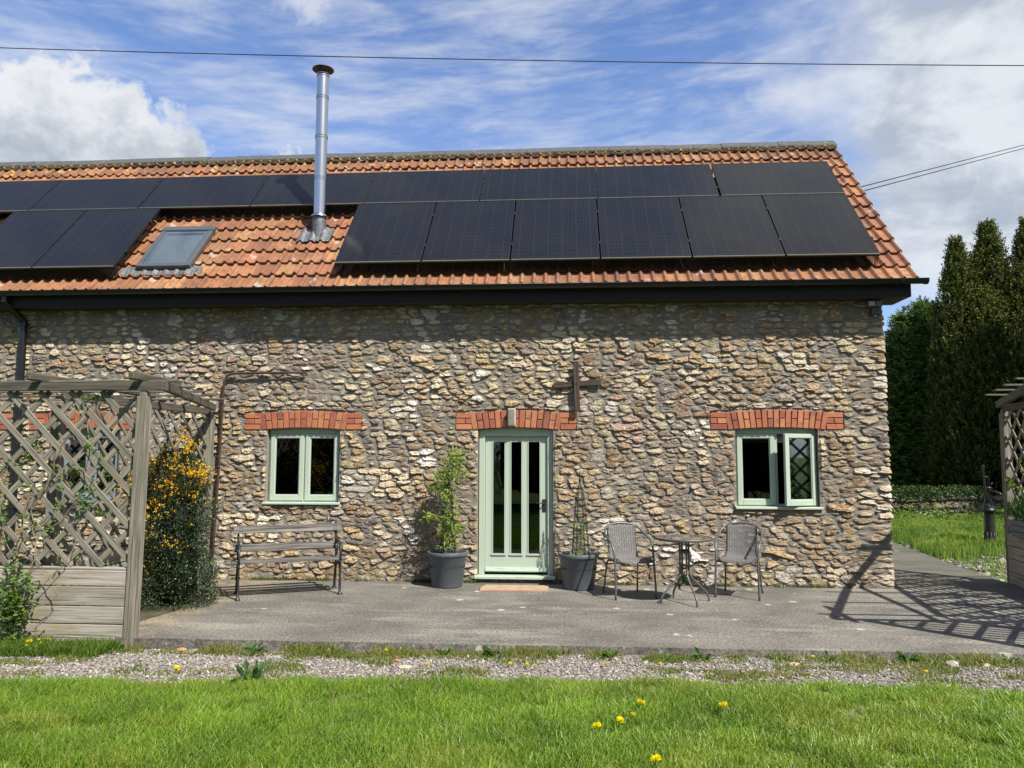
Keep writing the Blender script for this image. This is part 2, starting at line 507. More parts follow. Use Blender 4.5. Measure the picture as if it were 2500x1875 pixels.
def _glass():
    g_ = X.nt.nodes.new('ShaderNodeBsdfGlossy'); g_.inputs['Roughness'].default_value = 0.015; g_.inputs['Color'].default_value = (1, 1, 1, 1)
    t = X.nt.nodes.new('ShaderNodeBsdfTransparent'); t.inputs['Color'].default_value = (0.62, 0.66, 0.65, 1)
    fr = X.nt.nodes.new('ShaderNodeFresnel'); fr.inputs['IOR'].default_value = 1.5
    mx = X.nt.nodes.new('ShaderNodeMixShader')
    put(X(fr.outputs[0]) * 1.15, mx.inputs[0]); X.nt.links.new(t.outputs[0], mx.inputs[1]); X.nt.links.new(g_.outputs[0], mx.inputs[2])
    return {'surface': X(mx.outputs[0])}
mat('glass', _glass)
def _skyglass():
    g_ = X.nt.nodes.new('ShaderNodeBsdfGlossy'); g_.inputs['Roughness'].default_value = 0.03; g_.inputs['Color'].default_value = (0.80, 0.80, 0.78, 1)
    t = X.nt.nodes.new('ShaderNodeBsdfTransparent'); t.inputs['Color'].default_value = (0.85, 0.9, 0.9, 1)
    mx = X.nt.nodes.new('ShaderNodeMixShader'); mx.inputs[0].default_value = 0.34
    X.nt.links.new(t.outputs[0], mx.inputs[1]); X.nt.links.new(g_.outputs[0], mx.inputs[2])
    return {'surface': X(mx.outputs[0])}
mat('skylight_glass', _skyglass)
mat('dark_interior', lambda: {'Base Color': (0.03, 0.028, 0.026), 'Roughness': 0.95})
mat('pale_interior', lambda: {'Base Color': (0.52, 0.51, 0.48), 'Roughness': 0.9})
mat('black_plastic', lambda: {'Base Color': (0.012, 0.013, 0.015), 'Roughness': ramp(noise(pos(), 6.0, 4.0), [(0.3, (0.28,) * 3), (0.7, (0.5,) * 3)])})
mat('dark_timber', lambda: {'Base Color': ramp(noise(scale(pos(), (1.2, 18, 30)), 1.5, 5.0), [(0.35, (0.006, 0.005, 0.005)), (0.9, (0.020, 0.017, 0.014))]), 'Roughness': 0.8})
mat('soffit', lambda: {'Base Color': (0.035, 0.022, 0.016), 'Roughness': 0.7})
mat('render', lambda: {'Base Color': ramp(noise(pos(), 14.0, 5.0), [(0.3, (0.27, 0.245, 0.205)), (0.7, (0.38, 0.35, 0.295))]), 'Roughness': 0.95, 'Normal': bump(noise(pos(), 60, 4), 0.4, 0.006)})
def _brick():
    p = pos(); n = noise(p, 30.0, 5.0, 0.7); n2 = noise(p, 9.0, 3.0)
    c = mix(sstep(n, 0.45, 0.8) * 0.45, attr('Col'), (0.60, 0.27, 0.15)); c = mix(sstep(n2, 0.50, 0.72) * 0.6, c, (0.20, 0.075, 0.045)); c = mix(sstep(noise(p, 55.0, 3.0), 0.62, 0.72) * 0.5, c, (0.40, 0.34, 0.27))
    return {'Base Color': c, 'Roughness': 0.9, 'Normal': bump(n, 0.5, 0.006)}
mat('brick', _brick)
def _steel():
    p = coord('Object')
    n = noise(scale(p, (1.0, 1.0, 0.4)), 5.0, 3.0)
    return {'Base Color': (0.48, 0.50, 0.53), 'Metallic': 1.0, 'Roughness': n * 0.10 + 0.22}
mat('steel', _steel)
mat('lead', lambda: {'Base Color': ramp(noise(pos(), 14.0, 5.0), [(0.3, (0.09, 0.095, 0.10)), (0.7, (0.25, 0.265, 0.28))]), 'Roughness': 0.55, 'Metallic': 0.35})
mat('grey_metal', lambda: {'Base Color': (0.135, 0.145, 0.155), 'Roughness': 0.38, 'Metallic': 0.3})
mat('rust', lambda: {'Base Color': ramp(noise(pos(), 30.0, 5.0, 0.7), [(0.3, (0.030, 0.015, 0.012)), (0.55, (0.075, 0.032, 0.022)), (0.8, (0.16, 0.080, 0.05))]), 'Roughness': 0.85})
def _wood(a, b, c3=None, dirt=0.3):
    def f():
        u = attr('uvw', 'Vector'); p = pos()
        gr = noise(scale(u, (1.3, 34.0, 34.0)), 1.6, 6.0, 0.68, 0.25)
        blot = noise(scale(u, (1.4, 5.0, 5.0)), 1.3, 4.0, 0.6)
        cr = sstep(noise(scale(u, (0.8, 60.0, 60.0)), 1.2, 2.0, 0.5), 0.60, 0.68)
        c = mix(sstep(gr, 0.3, 0.7), a, b)
        if c3: c = mix(sstep(blot, 0.5, 0.72) * 0.8, c, c3)
        c = mix(1.0, c, attr('Col'), 'MULTIPLY')
        c = mix(cr * dirt * 2.0, c, tuple(q * 0.25 for q in a))
        return {'Base Color': c, 'Roughness': 0.85, 'Normal': bump(gr - cr, 0.5, 0.006)}
    return f
mat('weathered_wood', _wood((0.14, 0.125, 0.095), (0.36, 0.335, 0.265), (0.18, 0.17, 0.115)))
mat('grey_boards', _wood((0.27, 0.25, 0.20), (0.50, 0.47, 0.40), (0.30, 0.25, 0.14)))
mat('dark_beam', _wood((0.045, 0.040, 0.034), (0.155, 0.14, 0.11), (0.12, 0.115, 0.06), 0.3))
mat('bench_wood', _wood((0.045, 0.040, 0.036), (0.30, 0.28, 0.255), (0.10, 0.085, 0.07), .5))
mat('cross_wood', _wood((0.032, 0.020, 0.014), (0.10, 0.072, 0.054), (0.085, 0.046, 0.028)))
mat('cast_iron', lambda: {'Base Color': ramp(noise(pos(), 40.0, 4.0), [(0.35, (0.013, 0.014, 0.016)), (0.8, (0.04, 0.042, 0.05))]), 'Roughness': 0.45})
mat('pump_iron', lambda: {'Base Color': (0.014, 0.014, 0.015), 'Roughness': 0.42})
mat('pot_plastic', lambda: {'Base Color': ramp(noise(pos(), 5.0, 4.0), [(0.3, (0.095, 0.11, 0.13)), (0.75, (0.125, 0.14, 0.16))]), 'Roughness': 0.5})
mat('pot_dark', lambda: {'Base Color': (0.035, 0.04, 0.05), 'Roughness': 0.6})
mat('soil', lambda: {'Base Color': ramp(noise(pos(), 50.0, 4.0), [(0.3, (0.02, 0.014, 0.01)), (0.7, (0.07, 0.05, 0.034))]), 'Roughness': 1.0})
mat('chair_metal', lambda: {'Base Color': (0.155, 0.15, 0.145), 'Roughness': 0.42, 'Metallic': 0.35})
def _rattan():
    u = attr('uvw', 'Vector'); x, y, z = sep(u)
    px = X.math('FRACT', x / 0.028); par = X.math('FLOOR', X.math('FRACT', x / 0.056) * 2.0)
    py = X.math('FRACT', y / 0.014 + par * 0.5)
    hh = X.math('SINE', py * 3.14159); gap = 1.0 - sstep(hh, 0.10, 0.45); gx_ = 1.0 - sstep(X.math('SINE', px * 3.14159), 0.06, 0.3)
    dk = X.math('MAXIMUM', gap, gx_ * 0.7)
    c = mix(noise(u, 40.0, 2.0), (0.19, 0.185, 0.18), (0.31, 0.30, 0.29)); c = mix(dk * 0.85, c, (0.03, 0.028, 0.026))
    return {'Base Color': c, 'Roughness': 0.6, 'Alpha': 1.0 - X.math('MAXIMUM', gap, gx_) * 0.8, 'Normal': bump(hh * (1.0 - gx_), 0.9, 0.006)}
mat('rattan', _rattan)
mat('table_glass', lambda: {'Base Color': ramp(noise(scale(coord(), (6, 1, 1)), 3.0, 3.0), [(0.3, (0.10, 0.095, 0.07)), (0.7, (0.20, 0.19, 0.15))]), 'Roughness': 0.06, 'Specular IOR Level': 0.6})
mat('mat_clay', lambda: {'Base Color': ramp(noise(pos(), 8.0, 5.0), [(0.3, (0.42, 0.27, 0.18)), (0.7, (0.55, 0.39, 0.27))]), 'Roughness': 0.95})
mat('lamp_plastic', lambda: {'Base Color': ramp(noise(pos(), 20.0, 4.0), [(0.3, (0.34, 0.32, 0.22)), (0.7, (0.52, 0.50, 0.40))]), 'Roughness': 0.25})
mat('white_plastic', lambda: {'Base Color': (0.45, 0.45, 0.45), 'Roughness': 0.4})
mat('grey_box', lambda: {'Base Color': (0.055, 0.06, 0.065), 'Roughness': 0.5})
mat('cable', lambda: {'Base Color': (0.01, 0.01, 0.012), 'Roughness': 0.7})
def _leaf(tr=0.35, rough=0.5, spec=0.4):
    def f():
        c = mix(1.0, attr('Col'), (0.86, 0.86, 0.86), 'MULTIPLY'); bs = X.nt.nodes['Principled BSDF']
        put(c, bs.inputs['Base Color']); bs.inputs['Roughness'].default_value = rough; bs.inputs['Specular IOR Level'].default_value = spec
        t = X.nt.nodes.new('ShaderNodeBsdfTranslucent'); put(mix(1.0, c, (1.2, 1.35, 0.6), 'MULTIPLY'), t.inputs['Color'])
        mx = X.nt.nodes.new('ShaderNodeMixShader'); mx.inputs[0].default_value = tr
        X.nt.links.new(bs.outputs[0], mx.inputs[1]); X.nt.links.new(t.outputs[0], mx.inputs[2])
        return {'surface': X(mx.outputs[0])}
    return f
mat('leaf', _leaf(0.35)); mat('glossy_leaf', _leaf(0.08, 0.40, 0.45)); mat('needle', _leaf(0.15, 0.7, 0.2)); mat('petal', _leaf(0.3, 0.7, 0.1)); mat('grass_blade', _leaf(0.42, 0.42, 0.35))
mat('bark', lambda: {'Base Color': ramp(noise(scale(pos(), (20, 20, 3)), 1.0, 5.0), [(0.3, (0.035, 0.026, 0.02)), (0.7, (0.11, 0.085, 0.06))]), 'Roughness': 0.95})
mat('stem', lambda: {'Base Color': ramp(noise(pos(), 20.0, 4.0), [(0.3, (0.16, 0.12, 0.07)), (0.7, (0.36, 0.30, 0.20))]), 'Roughness': 0.85})
def _slab():
    p = pos(); x, y, z = sep(p)
    n1 = noise(p, 0.9, 5.0, 0.6); n2 = noise(p, 42.0, 4.0, 0.8); n3 = noise(scale(p, (0.55, 2.2, 1), (5, 3, 0)), 1.2, 5.0, 0.65)
    n4 = noise(scale(p, (1, 1, 1), (9, 9, 0)), 22.0, 4.0, 0.7)
    c = mix(sstep(n1, 0.35, 0.65), (0.142, 0.133, 0.118), (0.228, 0.212, 0.186))
    c = mix(sstep(n3, 0.50, 0.68) * 0.62, c, (0.385, 0.355, 0.30))
    c = mix(sstep(n2, 0.38, 0.62), mix(1.0, c, (0.48, 0.48, 0.48), 'MULTIPLY'), mix(1.0, c, (1.42, 1.41, 1.37), 'MULTIPLY'))
    c = mix(sstep(n4, 0.58, 0.7) * 0.35, c, (0.08, 0.075, 0.07))
    # pale lichen spots of several sizes
    v1 = voro(scale(p, 1.0, (0.3, 0.7, 0)), 2.3, 1.0) + (n4 - 0.5) * 0.09
    sel = X.math('GREATER_THAN', noise(scale(p, 1.0, (4, 4, 0)), 1.3, 2.0), 0.44)
    c = mix((1.0 - sstep(v1, 0.085, 0.12)) * 0.8 * sel, c, (0.56, 0.55, 0.47))
    v2 = voro(scale(p, 1.0, (8.3, 1.7, 0)), 7.5, 1.0)
    c = mix((1.0 - sstep(v2, 0.07, 0.13)) * 0.55, c, (0.50, 0.48, 0.41))
    org = sstep(x * -1.0, 3.55, 4.1) * sstep(noise(p, 6.0, 4.0), 0.40, 0.62)
    c = mix(org * 0.5, c, (0.50, 0.33, 0.13))
    wet = sstep(noise(scale(p, (0.8, 1.3, 1), (2, 8, 0)), 2.6, 5.0, 0.7), 0.52, 0.66)
    c = mix(wet * 0.38, c, mix(1.0, c, (0.45, 0.46, 0.45), 'MULTIPLY'))
    wv = noise(p, 2.0, 4.0, color=True)
    crk = voro(mix(0.16, p, wv, 'ADD'), 0.30, 1.0, feature='DISTANCE_TO_EDGE')
    c = mix((1.0 - sstep(crk, 0.001, 0.004)) * 0.14, c, (0.05, 0.048, 0.04))
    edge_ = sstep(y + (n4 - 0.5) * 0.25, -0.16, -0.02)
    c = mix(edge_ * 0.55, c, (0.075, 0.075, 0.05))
    return {'Base Color': c, 'Roughness': 0.95, 'Normal': bump(n2, 0.7, 0.008)}
mat('slab', _slab)
mat('earth', lambda: {'Base Color': ramp(noise(pos(), 8.0, 5.0), [(0.3, (0.045, 0.042, 0.02)), (0.7, (0.12, 0.10, 0.055))]), 'Roughness': 1.0})
mat('gravel_bed', lambda: {'Base Color': ramp(noise(pos(), 60.0, 4.0), [(0.3, (0.13, 0.115, 0.09)), (0.7, (0.34, 0.305, 0.26))]), 'Roughness': 1.0})
def _field():
    p = pos(); n = noise(p, 0.35, 5.0); n2 = noise(p, 12.0, 4.0)
    c = mix(n, (0.07, 0.13, 0.02), (0.12, 0.20, 0.035)); c = mix(sstep(n2, 0.4, 0.7) * 0.4, c, (0.05, 0.09, 0.015))
    return {'Base Color': c, 'Roughness': 1.0, 'Normal': bump(n2, 0.8, 0.05)}
mat('field', _field)
mat('pebble', lambda: {'Base Color': attr('Col'), 'Roughness': 0.9})

exec_order = []
# ------------------------------------------------------------------ ground, slab, gravel bed (structure)
def sheet(name, poly, z, material, depth=None):
    mb = MB(); n = len(poly)
    zf = z if callable(z) else (lambda x, y: z)
    top = [(x, y, zf(x, y)) for x, y in poly]
    if depth is None: mb.add(top, [list(range(n))])
    else:
        bot = [(x, y, -depth) for x, y in poly]
        mb.add(top + bot, [list(range(n))] + [(i, (i + 1) % n, (i + 1) % n + n, i + n) for i in range(n)])
    return tag(mb.build(name, material), kind='structure')


def gz_front(x, y):            # level of the gravel strip and the lawn
    return -0.095 + 0.006 * (x + 4)


mb = MB(); ys = [-400, -60, -20, -9, -5, -3.0, 0, 2.0, 4, 8, 12, 20, 60, 900]; xs = [-900, -60, -20, -9, -4, 0, 4, 5.6, 7, 9, 14, 30, 80, 900]
def gzf(x, y):
    if y < -2.9: return gz_front(max(-9, min(9, x)), y) - 0.012
    if x > 5.7 and y > 1: return -0.02 + 0.02 * min(y, 12) if y < 12 else 0.22
    return -0.13
vs = [(x, y, gzf(x, y)) for y in ys for x in xs]; nx = len(xs)
mb.add(vs, [(j * nx + i, j * nx + i + 1, (j + 1) * nx + i + 1, (j + 1) * nx + i) for j in range(len(ys) - 1) for i in range(nx - 1)])
tag(mb.build('ground', 'field'), kind='structure')

# slab with a slightly broken front edge
front = []
xx = -4.02
while xx < 9.0:
    f = (xx + 3.67) / 7.3; front.append((xx, -3.262 + 0.04 * min(max(f, 0), 1) + 0.012 * (random.random() - .5) + (0.02 * random.random() if random.random() < .2 else 0))); xx += 0.09
slab_poly = front + [(9.0, 0.1), (5.78, 0.1), (5.66, 0.45), (5.64, 0.9), (5.78, 2.2), (5.95, 3.6), (6.10, 5.0), (6.3, 9), (4.2, 9), (4.0, 0.2), (-8.9, 0.2), (-8.9, -0.9), (-5.2, -0.9), (-4.8, -1.7), (-4.6, -2.2), (-4.3, -3.0)]
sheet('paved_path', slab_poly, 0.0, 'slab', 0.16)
xs_ = np.arange(-9.5, 9.6, 0.07); ys_ = np.arange(-4.70, -3.14, 0.05)
Xg, Yg = np.meshgrid(xs_, ys_); Zg = -0.095 + 0.006 * (Xg + 4) + 0.022 * (fbm(Xg * 2.2, Yg * 3.0, 3, 4) - .5)
def gridfaces(nr, nc):
    i = np.arange(nr - 1)[:, None] * nc + np.arange(nc - 1)[None, :]; i = i.ravel()
    return np.stack([i, i + 1, i + nc + 1, i + nc], 1)
tag(npmesh('gravel_strip', np.stack([Xg, Yg, Zg], -1).reshape(-1, 3), gridfaces(*Xg.shape), 'gravel_bed'), kind='structure')
sheet('planting_bed', [(-5.6, -3.15), (-4.25, -3.15), (-4.12, -2.3), (-4.05, -1.75), (-4.25, -1.45), (-4.8, -0.9), (-5.6, -0.9)], 0.005, 'earth')

# ------------------------------------------------------------------ the barn
barn = empty('stone_barn', (0, 0, 0), 'long stone barn with brick window arches and orange tiled roof', 'barn')
OPEN = [(-3.99, -3.00, 0.985, 1.955), (2.13, 3.165, 0.955, 1.955), (-1.165, -0.185, 0.05, 1.955), (-6.90, -6.03, 0.985, 1.955), (-9.0, -7.95, 0.05, 1.955)]
LINT = [(-4.29, -2.715), (1.825, 3.475), (-1.455, 0.115), (-7.32, -5.82), (-9.3, -7.59)]


def wall_grid():
    xr = 4.02; rc = 0.035
    u = np.concatenate([np.arange(-9.25, xr - rc, 0.0072), xr - rc + np.linspace(0, rc * math.pi / 2, 7)[1:], xr - rc + rc * math.pi / 2 + np.arange(0.007, 0.20, 0.0072)])
    v = np.arange(-0.03, 3.66, 0.0072)
    U, V = np.meshgrid(u.astype(np.float32), v.astype(np.float32))
    H, C, M_ = rubble(U, V)
    near = np.zeros_like(U); flat = np.zeros(U.shape, bool)
    for (a, b, c, d) in OPEN:
        dx = np.maximum(a - U, U - b); dz = np.maximum(c - V, V - d); q = np.maximum(dx, dz)
        near = np.maximum(near, (1 - ss(q, 0.004, 0.03)) * (q > -0.03))
    for (a, b) in LINT:
        inn = (U > a - 0.006) & (U < b + 0.006) & (V > 1.94) & (V < 2.185 + 0.045 * np.cos((U - (a + b) / 2) / (b - a) * math.pi * .9))
        flat |= inn
    H = H * (1 - 0.85 * near); H = np.where(flat, -0.004, H); C[flat] = (0.33, 0.30, 0.26)
    # the corner's edge is ragged
    fu = U - (xr - rc); th = np.clip(fu / rc, 0, math.pi / 2); past = np.maximum(fu - rc * math.pi / 2, 0); f0 = np.minimum(U, xr - rc)
    H = H + np.where(fu > -0.25, 0.006, 0) * 0
    nxv = np.sin(th); nyv = -np.cos(th)
    px = f0 + rc * np.sin(th) + nxv * H; py = rc - rc * np.cos(th) + past + nyv * H
    P = np.stack([px, py, V + 0.0], -1).reshape(-1, 3)
    F = gridfaces(*U.shape)
    cu = (U[:-1, :-1] + U[1:, 1:]).ravel() / 2; cv = (V[:-1, :-1] + V[1:, 1:]).ravel() / 2
    keep = np.ones(len(F), bool)
    for (a, b, c, d) in OPEN:
        top = d + 0.026 * np.clip(1 - ((cu - (a + b) / 2) / ((b - a) / 2)) ** 2, 0, 1)
        keep &= ~((cu > a) & (cu < b) & (cv > c) & (cv < top))
    return P, F[keep], C.reshape(-1, 3)
P, F, C_ = wall_grid()
wall_front = npmesh('wall', P, F, 'masonry', barn, C_, 'POINT')
# gable end and back wall
u = np.arange(0.195, 4.91, 0.018, dtype=np.float32); v = np.arange(-0.03, 6.75, 0.018, dtype=np.float32)
U, V = np.meshgrid(u, v); H, C, M_ = rubble(U + 4.02, V)
P = np.stack([4.02 + H, U, V], -1).reshape(-1, 3); F = gridfaces(*U.shape)
cu = (U[:-1, :-1] + U[1:, 1:]).ravel() / 2; cv = (V[:-1, :-1] + V[1:, 1:]).ravel() / 2
F = F[cv < 3.74 + (2.448 - np.abs(cu - 2.448)) * 1.047 + 0.3]
npmesh('gable_wall', P, F, 'masonry', barn, C.reshape(-1, 3), 'POINT')
mb = MB(); mb.box(-12.6, 4.0, 4.86, 4.90, 0, 3.7, col=(0.4, 0.33, 0.24)); mb.prism([(0.0, 0), (4.9, 0), (4.9, 3.75), (2.448, 6.4), (0.0, 3.75)], -12.64, -12.60, ax='x'); mb.box(-12.6, -9.25, 0.0, 0.04, 0, 3.7); mb.build('back_wall', 'render', barn)
mb = MB()
mb.box(-9.2, 3.9, 0.36, 3.2, -0.01, 0.0); mb.box(-9.2, 3.9, 3.2, 3.24, 0, 2.7); mb.box(-9.2, 3.9, 0.36, 3.24, 2.5, 2.54); mb.box(3.9, 3.94, 0.02, 3.2, 0, 2.7); mb.box(-2.1, -2.0, 0.36, 3.2, 0, 2.5); mb.box(1.0, 1.1, 0.36, 3.2, 0, 2.5)
mb.build('interior', 'dark_interior', barn)
for (a, b, c, d) in OPEN:
    mb = MB(); mb.box(a - 0.03, a, 0.012, 0.37, c - 0.03, d + 0.03); mb.box(b, b + 0.03, 0.012, 0.37, c - 0.03, d + 0.03)
    mb.box(a - 0.03, b + 0.03, 0.05, 0.37, c - 0.06, c - 0.002); mb.box(a, b, 0.16, 0.37, d + 0.03, d + 0.06)
    mb.build('reveal', 'render', barn)

# brick arches
BR = [(0.47, 0.150, 0.070), (0.52, 0.185, 0.085), (0.42, 0.125, 0.065), (0.55, 0.215, 0.10), (0.33, 0.10, 0.065)]
def lintel(a, b):
    mb = MB(); mo = MB()
    eb = 0.205; z0 = 1.952; z1 = 2.178
    g = 0.010
    for side in (0, 1):
        x0 = a if side == 0 else b - eb; x1 = x0 + eb
        hh = (z1 - z0) / 3
        for k in range(3):
            za = z0 + k * hh + g / 2; zb = z0 + (k + 1) * hh - g / 2
            if k == 1:
                xm = (x0 + x1) / 2 + random.uniform(-.02, .02)
                mb.box(x0, xm - g / 2, -0.014, 0.10, za, zb, col=rcol(random.choice(BR), .12), bev=0.004); mb.box(xm + g / 2, x1, -0.014 + random.uniform(-.003, .003), 0.10, za, zb, col=rcol(random.choice(BR), .12), bev=0.004)
            else: mb.box(x0, x1, -0.014 + random.uniform(-.003, .003), 0.10, za, zb, col=rcol(random.choice(BR), .12), bev=0.004)
    n = max(9, int(round((b - a - 2 * eb) / 0.079))); n += 1 - n % 2
    xa = a + eb + 0.012; xb = b - eb - 0.012; pw = (xb - xa) / n; xc = (a + b) / 2; hw = (xb - xa) / 2
    for i in range(n):
        xm = xa + (i + .5) * pw; t = (xm - xc) / hw
        lift = 0.030 * (1 - t * t); tilt = t * 0.20
        up = Vector((math.sin(tilt), 0, math.cos(tilt))); sd = Vector((math.cos(tilt), 0, -math.sin(tilt)))
        base = Vector((xm, 0.0, z0 + lift)); hgt = 0.226 - abs(t) * .004
        pieces = [(0, hgt)] if i % 2 == 0 else [(0, hgt * .5 - g / 2), (hgt * .5 + g / 2, hgt)]
        w2 = (pw - g) / 2 * (1 + 0.0 * t)
        for (h0, h1) in pieces:
            c = base + up * (h0 + h1) / 2; c.y = 0.043 + random.uniform(-.004, .004)
            mb.obox(c, up * (h1 - h0) / 2, sd * w2, Vector((0, 0.057, 0)), col=rcol(random.choice(BR), .12), bev=0.004)
    ob = mb.build('brick_arch', 'brick', barn)
    mo.box(a - .004, b + .004, 0.006, 0.09, z0 + 0.032, z1 - .004)
    mo.build('mortar', 'render', ob)
for a, b in LINT: lintel(a, b)


def arch_pts(x0, x1, z, rise, zb, n=12):
    pts = [(x0, zb)]
    pts += [(x0 + (x1 - x0) * i / n, z + rise * (1 - (2 * i / n - 1) ** 2)) for i in range(n + 1)]
    return pts + [(x1, zb)]


def casement(x0, x1, z0, z1, y, material, parent, stile=0.062, org=(0, 0, 0), bot=0.072):
    """hinged sash of four rails + pane"""
    mb = MB(); d = 0.042
    mb.box(x0, x0 + stile, y, y + d, z0, z1, bev=.004); mb.box(x1 - stile, x1, y, y + d, z0, z1, bev=.004)
    mb.box(x0 + stile, x1 - stile, y + .001, y + d, z0, z0 + bot, bev=.004); mb.box(x0 + stile, x1 - stile, y + .001, y + d, z1 - stile * .85, z1, bev=.004)
    # glazing bead
    a, b, c, e = x0 + stile, x1 - stile, z0 + bot, z1 - stile * .85
    for q in ((a, a + .009, c, e), (b - .009, b, c, e), (a + .009, b - .009, c, c + .009), (a + .009, b - .009, e - .009, e)):
        mb.box(q[0], q[1], y + .012, y + .03, q[2], q[3])
    ob = mb.build('casement', material, parent, org)
    pb = MB(); pb.box(a + .005, b - .005, y + .022, y + .026, c + .005, e - .005)
    pb.build('pane', 'glass', parent if parent is not None else ob, org)
    return ob


def window(x0, x1, z0=1.005, paint='green_paint', sill='sill_paint', open_angle=0.0, inside=0):
    zt = 1.915; y = 0.075
    f = MB()
    f.box(x0, x0 + .03, y, y + .075, z0, zt); f.box(x1 - .03, x1, y, y + .075, z0, zt); f.box(x0 + .03, x1 - .03, y, y + .075, z0, z0 + .028)
    f.prism(arch_pts(x0, x1, 1.955, 0.026, zt - .012), y - .004, y + .07)
    xm = (x0 + x1) / 2; f.box(xm - .022, xm + .022, y + .004, y + .07, z0 + .028, zt - .012)
    fr = f.build('window', paint, barn)
    casement(x0 + .018, xm - .010, z0 + .014, zt - .016, y - .018, paint, fr)
    if open_angle == 0: casement(xm + .010, x1 - .018, z0 + .014, zt - .016, y - .018, paint, fr)
    else:
        h = bpy.data.objects.new('casement', None)
        hx = x1 - .018; ob = casement(xm + .010 - hx, 0, z0 + .014, zt - .016, -.02, paint, None)
        bpy.data.objects.remove(h)
        ob.parent = fr; ob.location = (hx, y - .004, 0); ob.rotation_euler = (0, 0, open_angle)
        for ch in [q for q in COL.objects if q.parent == ob]:
            ch.parent = fr; ch.location = ob.location; ch.rotation_euler = ob.rotation_euler
    s = MB(); s.box(x0 - .035, x1 + .035, -.055, y + .03, z0 - .034, z0 - .002, bev=.006)
    s.build('sill', sill, fr)
    if inside:
        b = MB(); b.box(x0 + .06, x1 - .06, .20, .215, 1.79, 1.90)
        for k in range(5): b.box(x0 + .06, x1 - .06, .196, .22, 1.79 + .022 * k, 1.796 + .022 * k)
        b.build('blind', 'pale_interior', fr)
    return fr
wa = window(-3.975, -3.012); tag(wa, 'closed two-casement window in chipped sage green paint above the bench')
wb_ = window(2.145, 3.155, 0.985, open_angle=R(25), inside=1); tag(wb_, 'sage green window with its right casement ajar')
wc = window(-6.885, -6.04, paint='blue_paint', sill='blue_paint'); tag(wc, 'blue-grey window behind the trellis')
mb = MB(); mb.box(2.95, 3.0, .30, .34, 1.02, 1.8); mb.build('curtain', 'pale_interior', wb_)

# door
d = MB(); y = 0.06
d.box(-1.155, -1.078, y, y + .09, .09, 1.886, bev=.004); d.box(-0.262, -0.19, y, y + .09, .09, 1.886, bev=.004)
d.prism(arch_pts(-1.155, -0.19, 1.953, 0.026, 1.872), y - .002, y + .09)
df = d.build('door_frame', 'green_paint', barn)
s = MB(); s.box(-1.20, -0.16, -.07, .13, .048, .088, bev=.006); s.build('sill', 'sill_paint', df)
d = MB(); y = 0.095; xs3 = [(-0.985, -0.812), (-0.748, -0.590), (-0.522, -0.352)]; zb, zt = .345, 1.795
d.box(-1.075, xs3[0][0], y, y + .045, .115, 1.870, bev=.003); d.box(xs3[2][1], -0.265, y, y + .045, .115, 1.870, bev=.003)
d.box(xs3[0][0], xs3[2][1], y + .001, y + .044, .115, zb, bev=.003); d.box(xs3[0][0], xs3[2][1], y + .001, y + .044, zt, 1.870, bev=.003)
for k in (0, 1): d.box(xs3[k][1], xs3[k + 1][0], y + .002, y + .043, zb, zt, bev=.003)
for a, b in xs3:
    for q in ((a, a + .012, zb, zt), (b - .012, b, zb, zt)): d.box(q[0], q[1], y - .006, y + .02, q[2], q[3])
    d.box(a - .01, b + .01, y - .014, y + .02, zb - .012, zb + .008)
door = d.build('door', 'green_paint', barn)
for a, b in xs3:
    pb = MB(); pb.box(a + .012, b - .012, y + .020, y + .025, zb + .008, zt); pb.build('pane', 'glass', door)
wbr = MB(); wbr.obox((-0.675, y - .018, .150), (.395, 0, 0), (0, .026, -.008), (0, .006, .024), bev=.004); wbr.build('weather_bar', 'sill_paint', door)
hb = MB(); hb.box(-0.330, -0.283, y - .012, y, .895, 1.055, bev=.004)
hb.tube([(-.307, y - .01, 1.005), (-.307, y - .05, 1.005), (-.33, y - .055, 1.005), (-.41, y - .055, 1.010), (-.425, y - .052, 1.013)], [.010, .009, .008, .007, .005], 8)
hb.build('handle', 'cast_iron', door)

dl = MB(); dl.box(-8.99, -8.90, .06, .15, .06, 1.90); dl.box(-8.05, -7.96, .06, .15, .06, 1.90); dl.prism(arch_pts(-8.99, -7.96, 1.955, .026, 1.89), .058, .15); dl.box(-9.03, -7.92, -.05, .13, .05, .085)
dl = dl.build('door_frame', 'blue_paint', barn); lf = MB()
for k in range(6): lf.box(-8.90 + k * .1417, -8.90 + (k + 1) * .1417 - .004, .10, .14, .09, 1.885)
lf = lf.build('door', 'blue_paint', barn); hb = MB(); hb.box(-8.13, -8.09, .088, .10, .90, 1.04); hb.tube([(-8.11, .09, 1.0), (-8.11, .05, 1.0), (-8.21, .05, 1.0)], .008, 6); hb.build('handle', 'cast_iron', lf)
